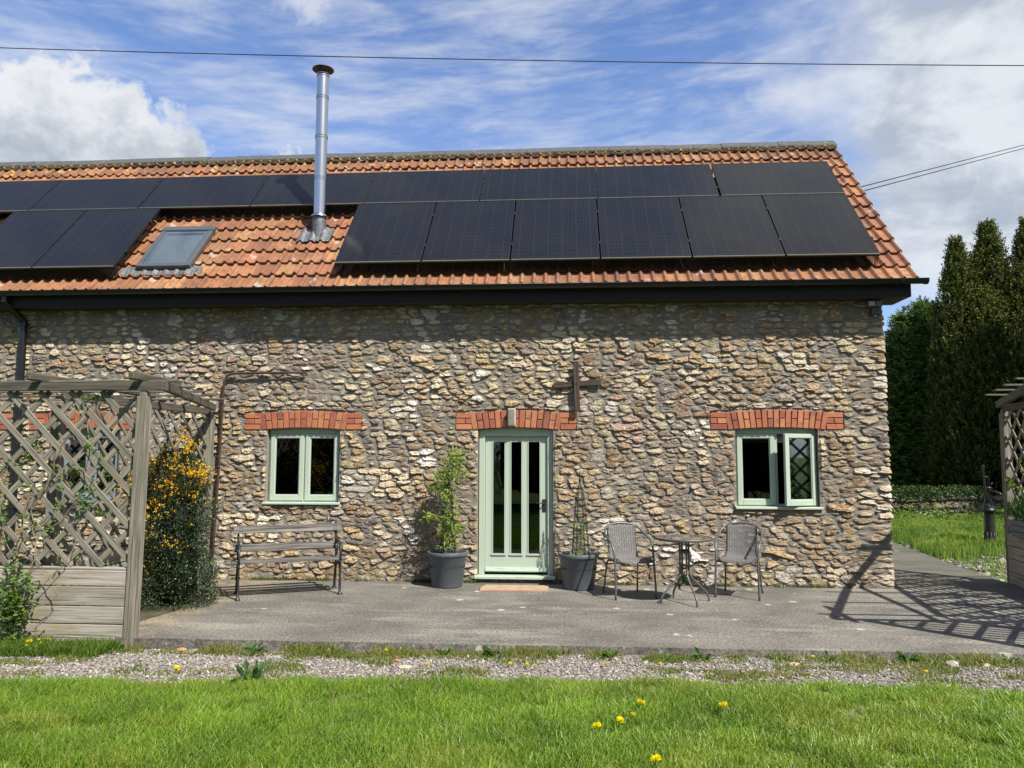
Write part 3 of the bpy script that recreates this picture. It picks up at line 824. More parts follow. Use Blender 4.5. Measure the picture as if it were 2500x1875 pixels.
# ---- roof
EY, EZ = -0.28, 3.82; UY, UZ = 0.6907, 0.7231
def RP(x, s, n): return (x, EY + UY * s - UZ * n, EZ + UZ * s + UY * n)
ROT = math.atan2(UZ, UY)
TP = 0.1525; VX = 4.335
TC = [(0.42, 0.165, 0.070), (0.40, 0.150, 0.065), (0.44, 0.185, 0.078), (0.37, 0.140, 0.065), (0.45, 0.21, 0.090), (0.35, 0.135, 0.065), (0.42, 0.18, 0.080), (0.39, 0.155, 0.070)]
def tiles(mirror=False):
    V = []; F = []; C = []
    ncol = 112; ns = 12
    tt = np.linspace(0, 1, ns)
    hp = np.where(tt < 0.40, 0.036 * np.sin(np.pi * np.clip(tt / 0.40, 0, 1)) ** 0.75, -0.005 * np.sin(np.pi * np.clip((tt - 0.40) / 0.60, 0, 1)))
    rows = [(0.0, -0.026), (0.0, 0.0), (0.02, 0.0015), (0.18, 0.0), (0.355, 0.0)]
    for j in range(13):
        s0 = -0.075 + 0.316 * j
        if s0 > 3.9: break
        for k in range(ncol):
            x1 = VX - k * TP; x0 = x1 - TP
            q = random.Random(j * 997 + (k // 2) * 13 + (5 if mirror else 0)); q2 = random.Random(j * 31 + k)
            dn = q.uniform(-.004, .004); ds = q.uniform(-.008, .008); tl = q.uniform(-.003, .003); base = q.choice(TC); kk = q.uniform(.8, 1.2) * q2.uniform(.93, 1.07)
            if mirror: base = (0.33, 0.15, 0.08)
            c = tuple(b * kk * .84 * w3 for b, w3 in zip(base, (1, 1.06, 1.10)))
            o = len(V); gp = 0.003 if k % 2 == 0 else 0.0
            for (sv, dz) in rows:
                s_ = min(s0 + sv + ds, 3.97); lift = 0.042 * (1 - sv / 0.355) + dn
                for a in range(ns):
                    # rolls lie at each tile's right side as seen from the front
                    x = x1 - gp - (TP - gp) * tt[a]
                    p = RP(x, s_, 0.0 + lift + dz + hp[a] + tl * (tt[a] - .5))
                    if mirror: p = (p[0], 2 * 2.448 - p[1], p[2])
                    V.append(p)
            nr = len(rows)
            for r_ in range(nr - 1):
                for a in range(ns - 1):
                    i = o + r_ * ns + a; F.append((i, i + 1, i + ns + 1, i + ns)); C.append(c)
    return np.array(V), np.array(F), np.array(C)
V_, F_, C_ = tiles()
roof = npmesh('roof', V_, F_, 'tile', barn, C_, 'FACE', smooth=False)
V_, F_, C_ = tiles(True)
npmesh('back_roof', V_, F_, 'tile', barn, C_, 'FACE')
mb = MB()      # boarding below the tiles keeps daylight out
mb.add([RP(-12.7, 0, -0.03), RP(4.27, 0, -0.03), RP(4.27, 3.93, -0.03), RP(-12.7, 3.93, -0.03)], [(0, 1, 2, 3)])
mb.add([(x, 4.896 - y_, z_) for x, y_, z_ in (RP(-12.7, 0, -0.03), RP(4.27, 0, -0.03), RP(4.27, 3.93, -0.03), RP(-12.7, 3.93, -0.03))], [(0, 1, 2, 3)])
mb.build('roof_boarding', 'dark_interior', barn)
# ridge tiles, bedding and moss
rm = MB(); x = 4.35; YR = 2.448; ZR = RP(0, 3.95, 0)[2] + 0.055
while x > -12.6:
    x2 = x - 0.455; dz = random.uniform(-.006, .006); a = ZR + dz
    for sg in (-1, 1):
        p = [(x - .004, YR, a + .012), (x2 + .004, YR, a + .012), (x2 + .004, YR + sg * .165, a - .118), (x - .004, YR + sg * .165, a - .118)]
        q = [(b[0], b[1], b[2] - .022) for b in p]
        rm.add(p + q, [(0, 1, 2, 3), (7, 6, 5, 4), (0, 4, 5, 1), (1, 5, 6, 2), (2, 6, 7, 3), (3, 7, 4, 0)], col=rcol((1, 1, 1), .15))
    x = x2
rm.build('ridge_tiles', 'ridge', roof)
V_, F_, C_ = [], [], []
mo = MB(); x = 4.3
while x > -12.6:
    r_ = random.uniform(.010, .026); sx = random.uniform(1.2, 3.2)
    p = RP(x, 3.74 + random.uniform(-.035, .04), .035 + random.uniform(0, .02)); n_ = 6
    vs = [(p[0] + math.cos(t) * r_ * sx, p[1] + math.sin(t) * r_ * .8, p[2] + math.sin(t) * r_ * .8) for t in [k * math.pi * 2 / n_ for k in range(n_)]] + [(p[0], p[1] - r_ * .6, p[2] + r_ * .8)]
    mo.add(vs, [(k, (k + 1) % n_, n_) for k in range(n_)]); x -= random.uniform(.006, .022)
mo.build('moss', 'moss', roof)
# gutter
gm = MB(); gr_ = 0.056; gc = (-0.345, 3.792)
prof = [(gc[0] + gr_ * math.cos(t), gc[1] + gr_ * math.sin(t)) for t in [math.pi + math.pi * k / 8 for k in range(9)]]
prof[0] = (prof[0][0] - .006, prof[0][1] + .002)
V2 = [(xq, a, b) for xq in (-12.7, 4.43) for a, b in prof]
gm.add(V2, [(k, k + 1, k + 10, k + 9) for k in range(8)])
gm.add([(4.43, a, b) for a, b in prof], [list(range(9))])
gm.tube([(-12.7, prof[0][0], prof[0][1]), (4.43, prof[0][0], prof[0][1])], .006, 6)
gut = gm.build('gutter', 'black_plastic', barn)
for xb in (-8.35, -7.55, -6.2, -4.55, -3.05, -1.35, 0.15, 1.5, 2.85, 4.12, 4.415):
    b = MB(); p2 = [(gc[0] + (gr_ + .007) * math.cos(t), gc[1] + (gr_ + .007) * math.sin(t)) for t in [math.pi + math.pi * k / 8 for k in range(9)]]
    wv = .07 if xb == -1.35 + 99 else .018
    b.add([(xb + sg * wv, a, c) for sg in (-1, 1) for a, c in p2], [(k, k + 1, k + 10, k + 9) for k in range(8)])
    b.build('gutter_bracket', 'black_plastic', gut)
fb = MB(); fb.box(-12.7, 4.27, -0.262, -0.2385, 3.596, 3.80, bev=.003); fb.add([(4.27, -.262, 3.596), (4.27, -.262, 3.80), (4.27, 0.03, 4.05), (4.27, 0.03, 3.60)], [(0, 1, 2, 3)])
# bargeboard up the verge
fb.beam((4.262, -.10, 3.86), (4.262, 2.448, 6.55), .024, .17, up=(0, -UZ, UY)); fb.beam((4.262, 4.99, 3.86), (4.262, 2.448, 6.55), .024, .17, up=(0, UZ, UY))
fb.build('fascia', 'dark_timber', barn)
sf = MB(); sf.box(-12.7, 4.266, -.238, .03, 3.598, 3.612); sf.box(4.0, 4.268, .03, .30, 3.598, 3.612); sf.build('soffit', 'soffit', barn)
# downpipe : square black plastic with swan neck
dp = MB()
dp.beam((-7.545, -.31, 3.74), (-7.545, -.31, 3.66), .07, .07, up=(0, 1, 0)); dp.beam((-7.545, -.31, 3.67), (-7.43, -.10, 3.44), .07, .07, up=(0, 1, 0)); dp.beam((-7.43, -.085, 3.46), (-7.43, -.085, 0.12), .072, .066, up=(0, 1, 0), bev=.006)
for z in (3.38, 2.0, 0.9): dp.box(-7.475, -7.385, -.125, -.005, z, z + .03)
dp.build('downpipe', 'black_plastic', barn)
# roof window
sk = empty('skylight', RP(-5.89, 0.43, 0.045)); sk.parent = barn; sk.rotation_euler = (ROT, 0, 0); tag(sk)
SW, SH = .765, 1.03
SB = .082
f = MB()
for q in ((0, SB, 0, SH), (SW - SB, SW, 0, SH)): f.box(q[0], q[1], q[2], q[3], 0, .062, bev=.006)
f.box(SB, SW - SB, 0, .065, 0, .058, bev=.006); f.box(-.01, SW + .01, SH - .10, SH + .01, 0, .078, bev=.01); f.box(.05, SW - .05, .055, .075, .0, .05)
bpy.data.objects.remove(sk)
def on_roof(mbx, name, material, x, s, n, parent):
    ob = mbx.build(name, material, parent); ob.location = RP(x, s, n); ob.rotation_euler = (ROT, 0, 0); return ob
sk = on_roof(f, 'skylight', 'grey_metal', -5.875, .385, .066, barn)
g_ = MB(); g_.box(.065, SW - .065, .075, SH - .10, .058, .063); g_.build('pane', 'skylight_glass', sk)
g_ = MB()
for q in ((.068, .098, .08, SH - .11), (SW - .098, SW - .068, .08, SH - .11), (.098, SW - .098, .08, .105), (.098, SW - .098, SH - .145, SH - .11)): g_.box(q[0], q[1], q[2], q[3], .0, .05)
g_.box(.10, SW - .10, .10, SH - .14, .010, .016)  # pale backing sheet added under the pane so it reads bright
g_.build('inner_frame', 'pale_interior', sk)
ap = MB()
nx = 90; xs2 = np.linspace(-.20, SW + .16, nx); hpx = lambda xx_: 0.0
vs = []
for i, xq in enumerate(xs2):
    t = ((VX - (xq - 5.875)) / TP) % 1.0
    hgt = .036 * math.sin(math.pi * t / .40) ** .75 if t < .40 else 0
    z = hgt * .9 - .022 + .003 * math.sin(xq * 150)
    vs += [(xq, -.105 - .006 * (i % 3), z), (xq, -.03, z * .8 + .002), (xq, .05, .0)]
ap.add(vs, [(i * 3 + r_, (i + 1) * 3 + r_, (i + 1) * 3 + r_ + 1, i * 3 + r_ + 1) for i in range(nx - 1) for r_ in (0, 1)])
ap.build('flashing', 'lead', sk)
# flue
fx, fy, fz = -3.565, 0.62, 4.80
fl = MB(); r0 = .086
zs_ = [5.06, 5.62, 6.24, 6.84, 7.18]
for z0_, z1_ in zip(zs_[:-1], zs_[1:]): fl.lathe([(r0, z0_ - 4.8), (r0, z1_ - 4.8)], n=48)
for z in zs_[1:]:
    for dz in (-.020, .012): fl.lathe([(r0 + .001, z + dz - 4.8), (r0 + .007, z + dz + .001 - 4.8)], n=40); fl.lathe([(r0 + .007, z + dz + .001 - 4.8), (r0 + .007, z + dz + .008 - 4.8)], n=40); fl.lathe([(r0 + .007, z + dz + .008 - 4.8), (r0 + .001, z + dz + .009 - 4.8)], n=40)
fl.lathe([(r0, 2.38), (.06, 2.40), (.06, 2.2)], n=40)
flue = fl.build('flue', 'steel', barn); flue.location = (fx, fy, fz); tag(flue, 'shiny steel flue with black cap')
c = MB(); c.lathe([(0, 2.53), (.05, 2.525), (.155, 2.475), (.158, 2.468), (.15, 2.466), (.04, 2.50), (0, 2.505)], n=36)
for k in range(3): a = k * 2.09 + .4; c.beam((.075 * math.cos(a), .075 * math.sin(a), 2.36), (.08 * math.cos(a), .08 * math.sin(a), 2.50), .012, .003)
c.build('cap', 'cast_iron', flue)
c = MB(); c.lathe([(r0, .285), (.10, .283), (.128, .245), (.126, .240), (.098, .262), (r0, .265)], n=36); c.build('storm_collar', 'steel', flue)
c = MB(); c.lathe([(.098, .262), (.099, -.25)], n=36)
c.build('base_tube', 'lead', flue)
c = MB(); n_ = 26; vs = []; cx_, cy_ = fx, 1.33
for i in range(n_ + 1):
    for j in range(9):
        xq = fx - .27 + .50 * i / n_; sq = 1.08 + .36 * j / 8 + .015 * math.sin(i * 2.1) * (j == 0)
        t = ((VX - xq) / TP) % 1.0; hgt = .036 * math.sin(math.pi * t / .40) ** .75 if t < .40 else 0
        dd = math.hypot(xq - fx, (sq - 1.33)); cone = max(0, .135 - dd) * .3
        p = RP(xq, sq, .050 + hgt * .8 + cone + .006 * math.sin(i * 1.7 + j * 2.3)); vs.append((p[0] - fx, p[1] - fy, p[2] - fz))
c.add(vs, [(i * 9 + j, (i + 1) * 9 + j, (i + 1) * 9 + j + 1, i * 9 + j + 1) for i in range(n_) for j in range(8)], smooth=True)
c.build('flashing', 'lead', flue)
# raised threshold step stone under the door
# ------------------------------------------------------------------ solar panels
def panel(w_, l_):
    root = empty('solar_panel', (0, 0, 0))
    g = MB(); g.box(.010, w_ - .010, .010, l_ - .010, .028, .034); g.build('glass', 'solar', root)
    f = MB()
    for q in ((0, .012, 0, l_), (w_ - .012, w_, 0, l_), (.012, w_ - .012, 0, .012), (.012, w_ - .012, l_ - .012, l_)): f.box(q[0], q[1], q[2], q[3], 0, .036)
    fr = f.build('frame', 'panel_frame', root)
    li = MB(); li.box(.003, w_ - .003, -.003, .0, .022, .0365); li.build('lower_lip', 'lip_glint', fr)
    for s in (.24, .76):
        c = MB(); c.box(w_ - .004, w_ + .022, l_ * s - .025, l_ * s + .025, -.02, .042, bev=.003); c.build('clamp', 'black_plastic', root)
    return root
PN = 0.190
PW, PL = 1.142, 1.590
low = panel(PW, PL); up = panel(1.710, 1.005)
ordn = ['rightmost', 'second from the right', 'third from the right', 'fourth from the right', 'fifth from the right', 'sixth from the right', 'seventh from the right', 'eighth from the right', 'ninth from the right']
def setp(o, x, s): o.location = RP(x, s, PN); o.rotation_euler = (ROT, 0, 0)
pitch = (3.925 + 3.05) / 6
for i in range(6):
    o = low if i == 0 else copy_tree(low)
    setp(o, 3.920 - (i + 1) * pitch + .012, .235)
    tag(o, 'upright black solar panel in the lower row right of the flue, ' + ordn[i], 'solar panel', 'solar panels on the barn roof')
for i in range(2):
    o = copy_tree(low); setp(o, -6.065 - (i + 1) * pitch + .012, .235)
    tag(o, 'upright black solar panel ' + ('directly left of the skylight' if i == 0 else 'at the left photo edge, left of the panel beside the skylight'), 'solar panel', 'solar panels on the barn roof')
UX = [-11.70, -9.96, -8.22, -6.475, -4.735, -3.005, -1.270, 0.465, 2.225]
for i, x in enumerate(reversed(UX)):
    o = up if i == 0 else copy_tree(up)
    setp(o, x * .992, 1.858)
    tag(o, 'sideways black solar panel in the upper row by the ridge, ' + ordn[i], 'solar panel', 'solar panels on the barn roof')
# comb strips against birds, packed near solid to darken the shaded gap
def guard(x0, x1, s, label):
    g = MB(); x = x0
    while x < x1:
        p = RP(x, s + .02, PN + .004); q = RP(x + random.uniform(-.006, .006), s - .02, -.0 + .03); g.beam(p, q, .0142, .004, up=(1, 0, 0)); x += .015
    g.beam(RP(x0, s + .022, PN - .004), RP(x1, s + .022, PN - .004), .008, .03)
    tag(g.build('bird_guard', 'black_plastic', None, RP(x0, s, 0)), label, 'bird guard')
guard(-3.05, 3.92, .24, 'black comb bird guard under the lower row of panels right of the flue')
guard(-8.40, -6.06, .24, 'black comb bird guard under the panels left of the skylight')
guard(-6.05, -3.06, 1.865, 'black comb bird guard under the upper panels above the skylight')

# ------------------------------------------------------------------ things on the wall
c = empty('wooden_cross', (.12, -.04, 2.19), 'dark weathered wooden cross hung on the stone wall', 'cross')
b = MB(); b.beam((.130, -.075, 2.19), (.112, -.075, 2.835), .072, .03, up=(0, 1, 0), bev=.003); b.build('upright', 'cross_wood', c, c.location)
b = MB(); b.beam((-.178, -.047, 2.525), (.438, -.047, 2.568), .03, .072, up=(0, 0, 1), bev=.003); b.build('crossbar', 'cross_wood', c, c.location)
b = MB(); b.tube([(.118, -.088, 2.545), (.118, -.098, 2.545)], .009, 8); b.build('bolt', 'cast_iron', c, c.location)

c = empty('bulkhead_lamp', (-.722, -.015, 1.99), 'small upright ribbed wall lamp above the green door', 'lamp')
b = MB(); b.box(-.775, -.668, -.045, -.016, 1.995, 2.232, bev=.01); b.build('base', 'white_plastic', c, c.location)
b = MB(); b.box(-.770, -.673, -.10, -.045, 2.000, 2.227, bev=.022)
for k in range(22): b.box(-.762, -.681, -.1025, -.100, 2.012 + k * .0095, 2.016 + k * .0095)
b.build('diffuser', 'lamp_plastic', c, c.location)

c = empty('security_light', (3.88, -.03, 3.42), 'twin floodlight with motion sensor under the eave at the barn corner', 'lamp')
b = MB(); b.box(3.85, 3.95, -.10, -.02, 3.40, 3.50, bev=.01); b.build('sensor_box', 'grey_box', c, c.location)
b = MB(); b.box(3.79, 3.88, -.15, -.08, 3.50, 3.575, bev=.01); b.build('lamp_head', 'grey_metal', c, c.location)
b = MB(); b.obox((3.925, -.12, 3.54), (.035, -.02, 0), (.02, .03, 0), (0, 0, .036), bev=.008); b.build('lamp_head', 'grey_metal', c, c.location)
b = MB(); b.box(3.80, 3.87, -.153, -.150, 3.51, 3.565); b.build('lens', 'white_plastic', c, c.location)
b = MB(); b.tube([(3.62, -.03, 3.60), (3.61, -.06, 3.57), (3.65, -.07, 3.535), (3.74, -.08, 3.52), (3.80, -.10, 3.525)], .005, 6); b.build('lead', 'white_plastic', c, c.location)
b = MB(); b.tube([(3.90, -.07, 3.40), (3.90, -.07, 3.385)], .018, 10); b.build('lens', 'white_plastic', c, c.location)

b = MB(); b.tube([(-4.640, -.10, 0.01), (-4.630, -.085, .6), (-4.605, -.075, 1.4), (-4.590, -.07, 2.1), (-4.580, -.07, 2.52), (-4.565, -.07, 2.62), (-4.535, -.07, 2.675), (-4.48, -.07, 2.700), (-4.40, -.07, 2.706), (-3.70, -.065, 2.712), (-3.46, -.06, 2.712)], .0165, 10)
for z in (.55, 1.45, 2.3): b.tube([(-4.635 + z * .02, -.08, z), (-4.635 + z * .02, -.08, z + .02)], .022, 10)
b.tube([(-4.05, -.064, 2.698), (-4.05, -.064, 2.725)], .023, 10)
tag(b.build('rusty_pipe', 'rust', None, (-4.64, -.1, 0)), 'thin rusty pipe climbing the wall and bending right above the bench', 'pipe')

# ------------------------------------------------------------------ bench
def bench():
    root = empty('garden_bench', (-3.17, -1.2, 0), 'weathered slatted bench with black iron ends below the left window', 'bench')
    A = Vector((-3.684, -1.473, 0)); B = Vector((-2.666, -0.989, 0)); ex = (B - A).normalized(); ey = Vector((-ex.y, ex.x, 0)); L = (B - A).length
    loc = root.location
    def Q(a, b, z): return A + ex * a + ey * b + Vector((0, 0, z))
    for a in (0.0, L):
        m_ = MB()
        m_.tube([Q(a, 0, 0), Q(a, .0, .012), Q(a, .0, .03), Q(a, .012, .12), Q(a, .02, .26), Q(a, .012, .36), Q(a, .0, .395)], [.034, .030, .016, .015, .013, .014, .018], 8)
        m_.tube([Q(a, .44, 0), Q(a, .44, .012), Q(a, .435, .03), Q(a, .40, .14), Q(a, .365, .26), Q(a, .35, .36), Q(a, .355, .45), Q(a, .385, .60), Q(a, .42, .76), Q(a, .43, .80), Q(a, .43, .82)], [.034, .030, .017, .016, .014, .014, .013, .013, .013, .016, .010], 8)
        m_.beam(Q(a, -.01, .392), Q(a, .36, .372), .016, .03)
        m_.tube([Q(a, .02, .26), Q(a, .10, .34), Q(a, .20, .355), Q(a, .30, .31), Q(a, .365, .22)], .009, 6)
        # arm with scroll
        m_.tube([Q(a, .0, .395), Q(a, -.015, .46), Q(a, .0, .53), Q(a, .04, .575), Q(a, .14, .60), Q(a, .26, .605), Q(a, .385, .62)], [.013, .013, .014, .018, .016, .014, .013], 8)
        m_.tube([Q(a, .01, .54), Q(a, .05, .50), Q(a, .085, .53), Q(a, .07, .565)], .009, 6)
        m_.tube([Q(a, .30, .60), Q(a, .24, .52), Q(a, .27, .45), Q(a, .34, .42)], .009, 6)
        m_.build('end_frame', 'cast_iron', root, loc)
    over = .075
    for (y0, z) in ((-.005, .408), (.095, .402), (.195, .396), (.285, .390)):
        m_ = MB(); m_.beam(Q(-over, y0 + .035, z), Q(L + over, y0 + .035, z), .068, .026, bev=.004, col=rcol((.9, .9, .9), .1)); m_.build('seat_slat', 'bench_wood', root, loc)
    bu = Vector((0, 0, 1)) * .974 + ey * .22
    for (yy, z, h) in ((.372, .535, .088), (.402, .745, .088)):
        m_ = MB(); m_.beam(Q(-over * .75, yy - .03, z), Q(L + over * .75, yy - .03, z), .022, h, up=bu, bev=.004); m_.build('back_slat', 'bench_wood', root, loc)
        n_ = MB()
        for a in (.015, .04, L - .03, L - .005):
            for dz in (-.02, .022): n_.tube([Q(a, yy - .041 + dz * .2, z + dz), Q(a, yy - .046 + dz * .2, z + dz)], .006, 6)
        n_.build('bolt', 'cast_iron', root, loc)
bench()

# ------------------------------------------------------------------ bistro set
def chair():
    """faces -y; feet at (+-.25,-.22) front and (+-.19,.22) rear"""
    root = empty('bistro_chair', (0, 0, 0))
    def arm_leg(sg):
        return [(sg * .245, -.25, 0), (sg * .240, -.235, .20), (sg * .235, -.215, .40), (sg * .236, -.195, .50), (sg * .243, -.165, .575), (sg * .250, -.10, .635), (sg * .250, -.0, .670), (sg * .243, .09, .70), (sg * .215, .165, .755), (sg * .14, .215, .80), (0, .235, .815)]
    a = arm_leg(-1); b = arm_leg(1)[::-1]
    m_ = MB(); m_.tube(smooth_path(a + b[1:], 3), .0125, 10); m_.build('arm_frame', 'chair_metal', root)
    for sg in (-1, 1):
        m_ = MB(); m_.tube(smooth_path([(sg * .215, .245, 0), (sg * .205, .215, .15), (sg * .198, .185, .30), (sg * .195, .14, .385), (sg * .195, .0, .405), (sg * .2, -.17, .415), (sg * .235, -.205, .41)], 3), .0115, 8)
        m_.build('leg', 'chair_metal', root)
    # woven shell : seat flows up into the back
    pr = [(-.235, .395), (-.225, .425), (-.19, .435), (-.05, .418), (.08, .415), (.13, .43), (.158, .48), (.175, .56), (.195, .68), (.212, .795)]
    pr = [p for p in smooth_path([(0, a_, b_) for a_, b_ in pr], 3)]
    wd = lambda t: .205 if t < .45 else .205 - .035 * min(1, (t - .45) / .25) + .0 * t
    n = len(pr); acc = 0; vs = []; us = []; W = 14
    for i, p in enumerate(pr):
        if i: acc += math.dist(p, pr[i - 1])
        t = i / (n - 1); w_ = wd(t)
        if t < .14: w_ *= .80 + .2 * (t / .14) ** .5
        for k in range(W + 1):
            q = k / W * 2 - 1
            dish = .018 * (q * q); nrm = (0, dish * .0, dish) if t < .5 else (0, -dish * 1.4, 0)
            vs.append((q * w_, p[1] + nrm[1], p[2] + nrm[2])); us.append((q * w_, acc, 0))
    off = len(vs)
    th = []
    for i, p in enumerate(pr):
        t_ = Vector(pr[min(i + 1, n - 1)]) - Vector(pr[max(i - 1, 0)]); t_.normalize(); nn = Vector((0, t_.z, -t_.y)) * .012
        for k in range(W + 1):
            v = vs[i * (W + 1) + k]; th.append((v[0], v[1] + nn.y, v[2] + nn.z))
    fs = [(i * (W + 1) + k, i * (W + 1) + k + 1, (i + 1) * (W + 1) + k + 1, (i + 1) * (W + 1) + k) for i in range(n - 1) for k in range(W)]
    fs2 = [tuple(off + q for q in f[::-1]) for f in fs]
    rim = []
    for i in range(n - 1):
        for k in (0, W): rim.append((i * (W + 1) + k, (i + 1) * (W + 1) + k, off + (i + 1) * (W + 1) + k, off + i * (W + 1) + k))
    for k in range(W):
        for i in (0, n - 1): rim.append((i * (W + 1) + k, i * (W + 1) + k + 1, off + i * (W + 1) + k + 1, off + i * (W + 1) + k))
    m_ = MB(); m_.add(vs + th, fs + fs2 + rim, (1, 1, 1), us + us, smooth=True); m_.build('woven_shell', 'rattan', root)
    m_ = MB()
    for sg in (-1, 1):
        ed = [(sg * (wd(i / (n - 1)) + .004), pr[i][1] + .004, pr[i][2] - .002) for i in range(2, n, 2)]
        m_.tube(ed, .008, 6)
    m_.tube([(-.235, -.215, .405), (0, -.225, .402), (.235, -.215, .405)], .010, 8)
    m_.build('seat_rail', 'chair_metal', root)
    return root


def smooth_path(p, k):
    """Catmull-Rom through the points"""
    out = []; n = len(p)
    for i in range(n - 1):
        P0 = Vector(p[max(i - 1, 0)]); P1 = Vector(p[i]); P2 = Vector(p[i + 1]); P3_ = Vector(p[min(i + 2, n - 1)])
        for j in range(k):
            t = j / k; out.append(tuple(0.5 * ((2 * P1) + (P2 - P0) * t + (2 * P0 - 5 * P1 + 4 * P2 - P3_) * t * t + (3 * P1 - P0 - 3 * P2 + P3_) * t ** 3)))
    out.append(tuple(p[-1])); return out
ch = chair(); ch.location = (0.695, -0.80, 0); ch.rotation_euler = (0, 0, R(17))
tag(ch, 'grey woven bistro chair between the right-hand pot and the round table', 'chair', 'bistro chairs')
ch2 = copy_tree(ch); ch2.location = (2.005, -0.68, 0); ch2.rotation_euler = (0, 0, R(-21))
tag(ch2, 'grey woven bistro chair to the right of the round table, under the open window', 'chair', 'bistro chairs')
t = empty('bistro_table', (1.295, -1.16, 0), 'small round glass-topped garden table between the two woven chairs', 'table')
m_ = MB(); m_.lathe([(0, .708), (.30, .708)], n=48); m_.build('glass_top', 'table_glass', t)
m_ = MB(); m_.lathe([(.298, .706), (.302, .712), (.312, .714), (.316, .708), (.316, .688), (.312, .684), (.298, .684), (.298, .706)], n=48); m_.build('rim', 'chair_metal', t)
feet = [(1.01, -1.26), (1.38, -1.43), (1.58, -1.07), (1.21, -.90)]
for (a, b) in feet:
    dx, dy = a - 1.295, b + 1.16; L = math.hypot(dx, dy); ux, uy = dx / L, dy / L
    m_ = MB(); m_.tube(smooth_path([(ux * .055, uy * .055, .69), (ux * .055, uy * .055, .50), (ux * .055, uy * .055, .34), (ux * .085, uy * .085, .27), (ux * .18, uy * .18, .175), (ux * .25, uy * .25, .11), (ux * .283, uy * .283, .06), (ux * .29, uy * .29, 0)], 3), .011, 8)
    m_.build('leg', 'chair_metal', t)
m_ = MB()
for z in (.37, .57):
    m_.beam((-.05, -.05, z), (.05, .05, z), .012, .022); m_.beam((-.05, .05, z), (.05, -.05, z), .012, .0215)
m_.tube([(-.2, 0, .684), (.2, 0, .684)], .008, 6); m_.tube([(0, -.2, .682), (0, .2, .682)], .008, 6)
m_.build('brace', 'chair_metal', t)

# ------------------------------------------------------------------ foliage builders (numpy)
def unit(a): return a / np.maximum(np.linalg.norm(a, axis=-1, keepdims=True), 1e-9)
def rdir(n): return unit(rng.normal(size=(n, 3)))
def leaves(Pb, A, L, W, col, var=0.15, fold=0.25):
    """diamond leaves: base points, directions, lengths, widths"""
    n = len(Pb); A = unit(A); L = np.broadcast_to(np.asarray(L, float), (n,))[:, None]; W = np.broadcast_to(np.asarray(W, float), (n,))[:, None]
    S_ = unit(np.cross(A, rdir(n))); N_ = np.cross(A, S_)
    m1 = Pb + A * L * .5
    V = np.stack([Pb, m1 + S_ * W * .5 + N_ * W * fold * .5, Pb + A * L, m1 - S_ * W * .5 + N_ * W * fold * .5], 1).reshape(-1, 3)
    F = np.arange(n * 4).reshape(n, 4)
    col = np.broadcast_to(np.asarray(col, float), (n, 3)) * (1 + rng.uniform(-var, var, (n, 1)))
    return V, F, col
def merge(parts):
    V = []; F = []; C = []; o = 0
    for v, f, c in parts: V.append(v); F.append(f + o); C.append(c); o += len(v)
    return np.concatenate(V), np.concatenate(F), np.concatenate(C)


def pot(name, loc, label, plantfn):
    root = empty(name, loc, label, 'pot')
    m_ = MB(); m_.lathe([(0, .0), (.185, 0), (.190, .012), (.232, .375), (.236, .378), (.246, .381), (.250, .392), (.250, .420), (.246, .428), (.232, .428), (.226, .40), (.222, .36), (0, .36)], n=48)
    m_.build('shell', 'pot_plastic', root)
    m_ = MB(); nl = 34
    for k in range(nl):
        a = k * 2 * math.pi / nl; rr = .2185
        for sg, zz in ((1, .262), (-1, .250)):
            c0 = Vector((math.cos(a) * rr, math.sin(a) * rr, zz)); tx = Vector((-math.sin(a), math.cos(a), 0)); nz = Vector((0, 0, 1))
            m_.obox(c0, (tx * .8 + nz * .6 * sg) * .014, (nz * .8 - tx * .6 * sg) * .0045, Vector((math.cos(a), math.sin(a), 0)) * .004)
    m_.build('embossed_band', 'pot_dark', root)
    m_ = MB(); n = 24; vs = [(0, 0, .385)] + [(.222 * math.cos(k * 2 * math.pi / n), .222 * math.sin(k * 2 * math.pi / n), .372 + .01 * math.sin(k * 2.3)) for k in range(n)]
    m_.add(vs, [(0, 1 + k, 1 + (k + 1) % n) for k in range(n)]); m_.build('soil', 'soil', root)
    return root


def obelisk(name, loc, label, h=1.36, base=.10, fin=True, tilt=0.0):
    root = empty(name, loc, label, 'plant support'); m_ = MB(); k4 = []
    for k in range(4):
        a = math.pi / 4 + k * math.pi / 2 + .3; bx, by = base * math.cos(a), base * math.sin(a)
        P_ = [(bx * 1.15, by * 1.15, .36), (bx, by, .60), (bx * .72, by * .72, .95), (bx * .48, by * .48, h - .28), (bx * .2, by * .2, h - .16), (0, 0, h - .10)]
        P_ = [(x + tilt * z, y, z) for x, y, z in P_]; k4.append(P_); m_.tube(P_, .0048, 6)
        P2_ = [(x * 1.0 + .012, y + .008, z) for x, y, z in P_]; m_.tube(P2_[:5], .003, 5)
    for z in (.62, .90, 1.10):
        f = 1 - (z - .5) * .62; n = 20; m_.tube([(base * f * math.cos(2 * math.pi * k / n) + tilt * z, base * f * math.sin(2 * math.pi * k / n), z) for k in range(n + 1)], .003, 5, caps=False)
    for k in range(4):
        P_, Q_ = k4[k], k4[(k + 1) % 4]; m_.tube([P_[1], Q_[2], P_[3]], .0028, 5); m_.tube([Q_[0], P_[1]], .0028, 5)
    if fin:
        m_.tube([(tilt * h, 0, h - .11), (tilt * h, 0, h - .09), (tilt * h, 0, h - .06), (tilt * h, 0, h - .03), (tilt * h, 0, h + .03)], [.006, .016, .006, .012, .002], 8)
    m_.build('wire_frame', 'cast_iron', root)
    return root
p1 = pot('plant_pot', (-1.50, -.345, 0), 'round grey plastic pot holding the leafy climber, left of the door', None); p1['group'] = 'grey pots beside the door'
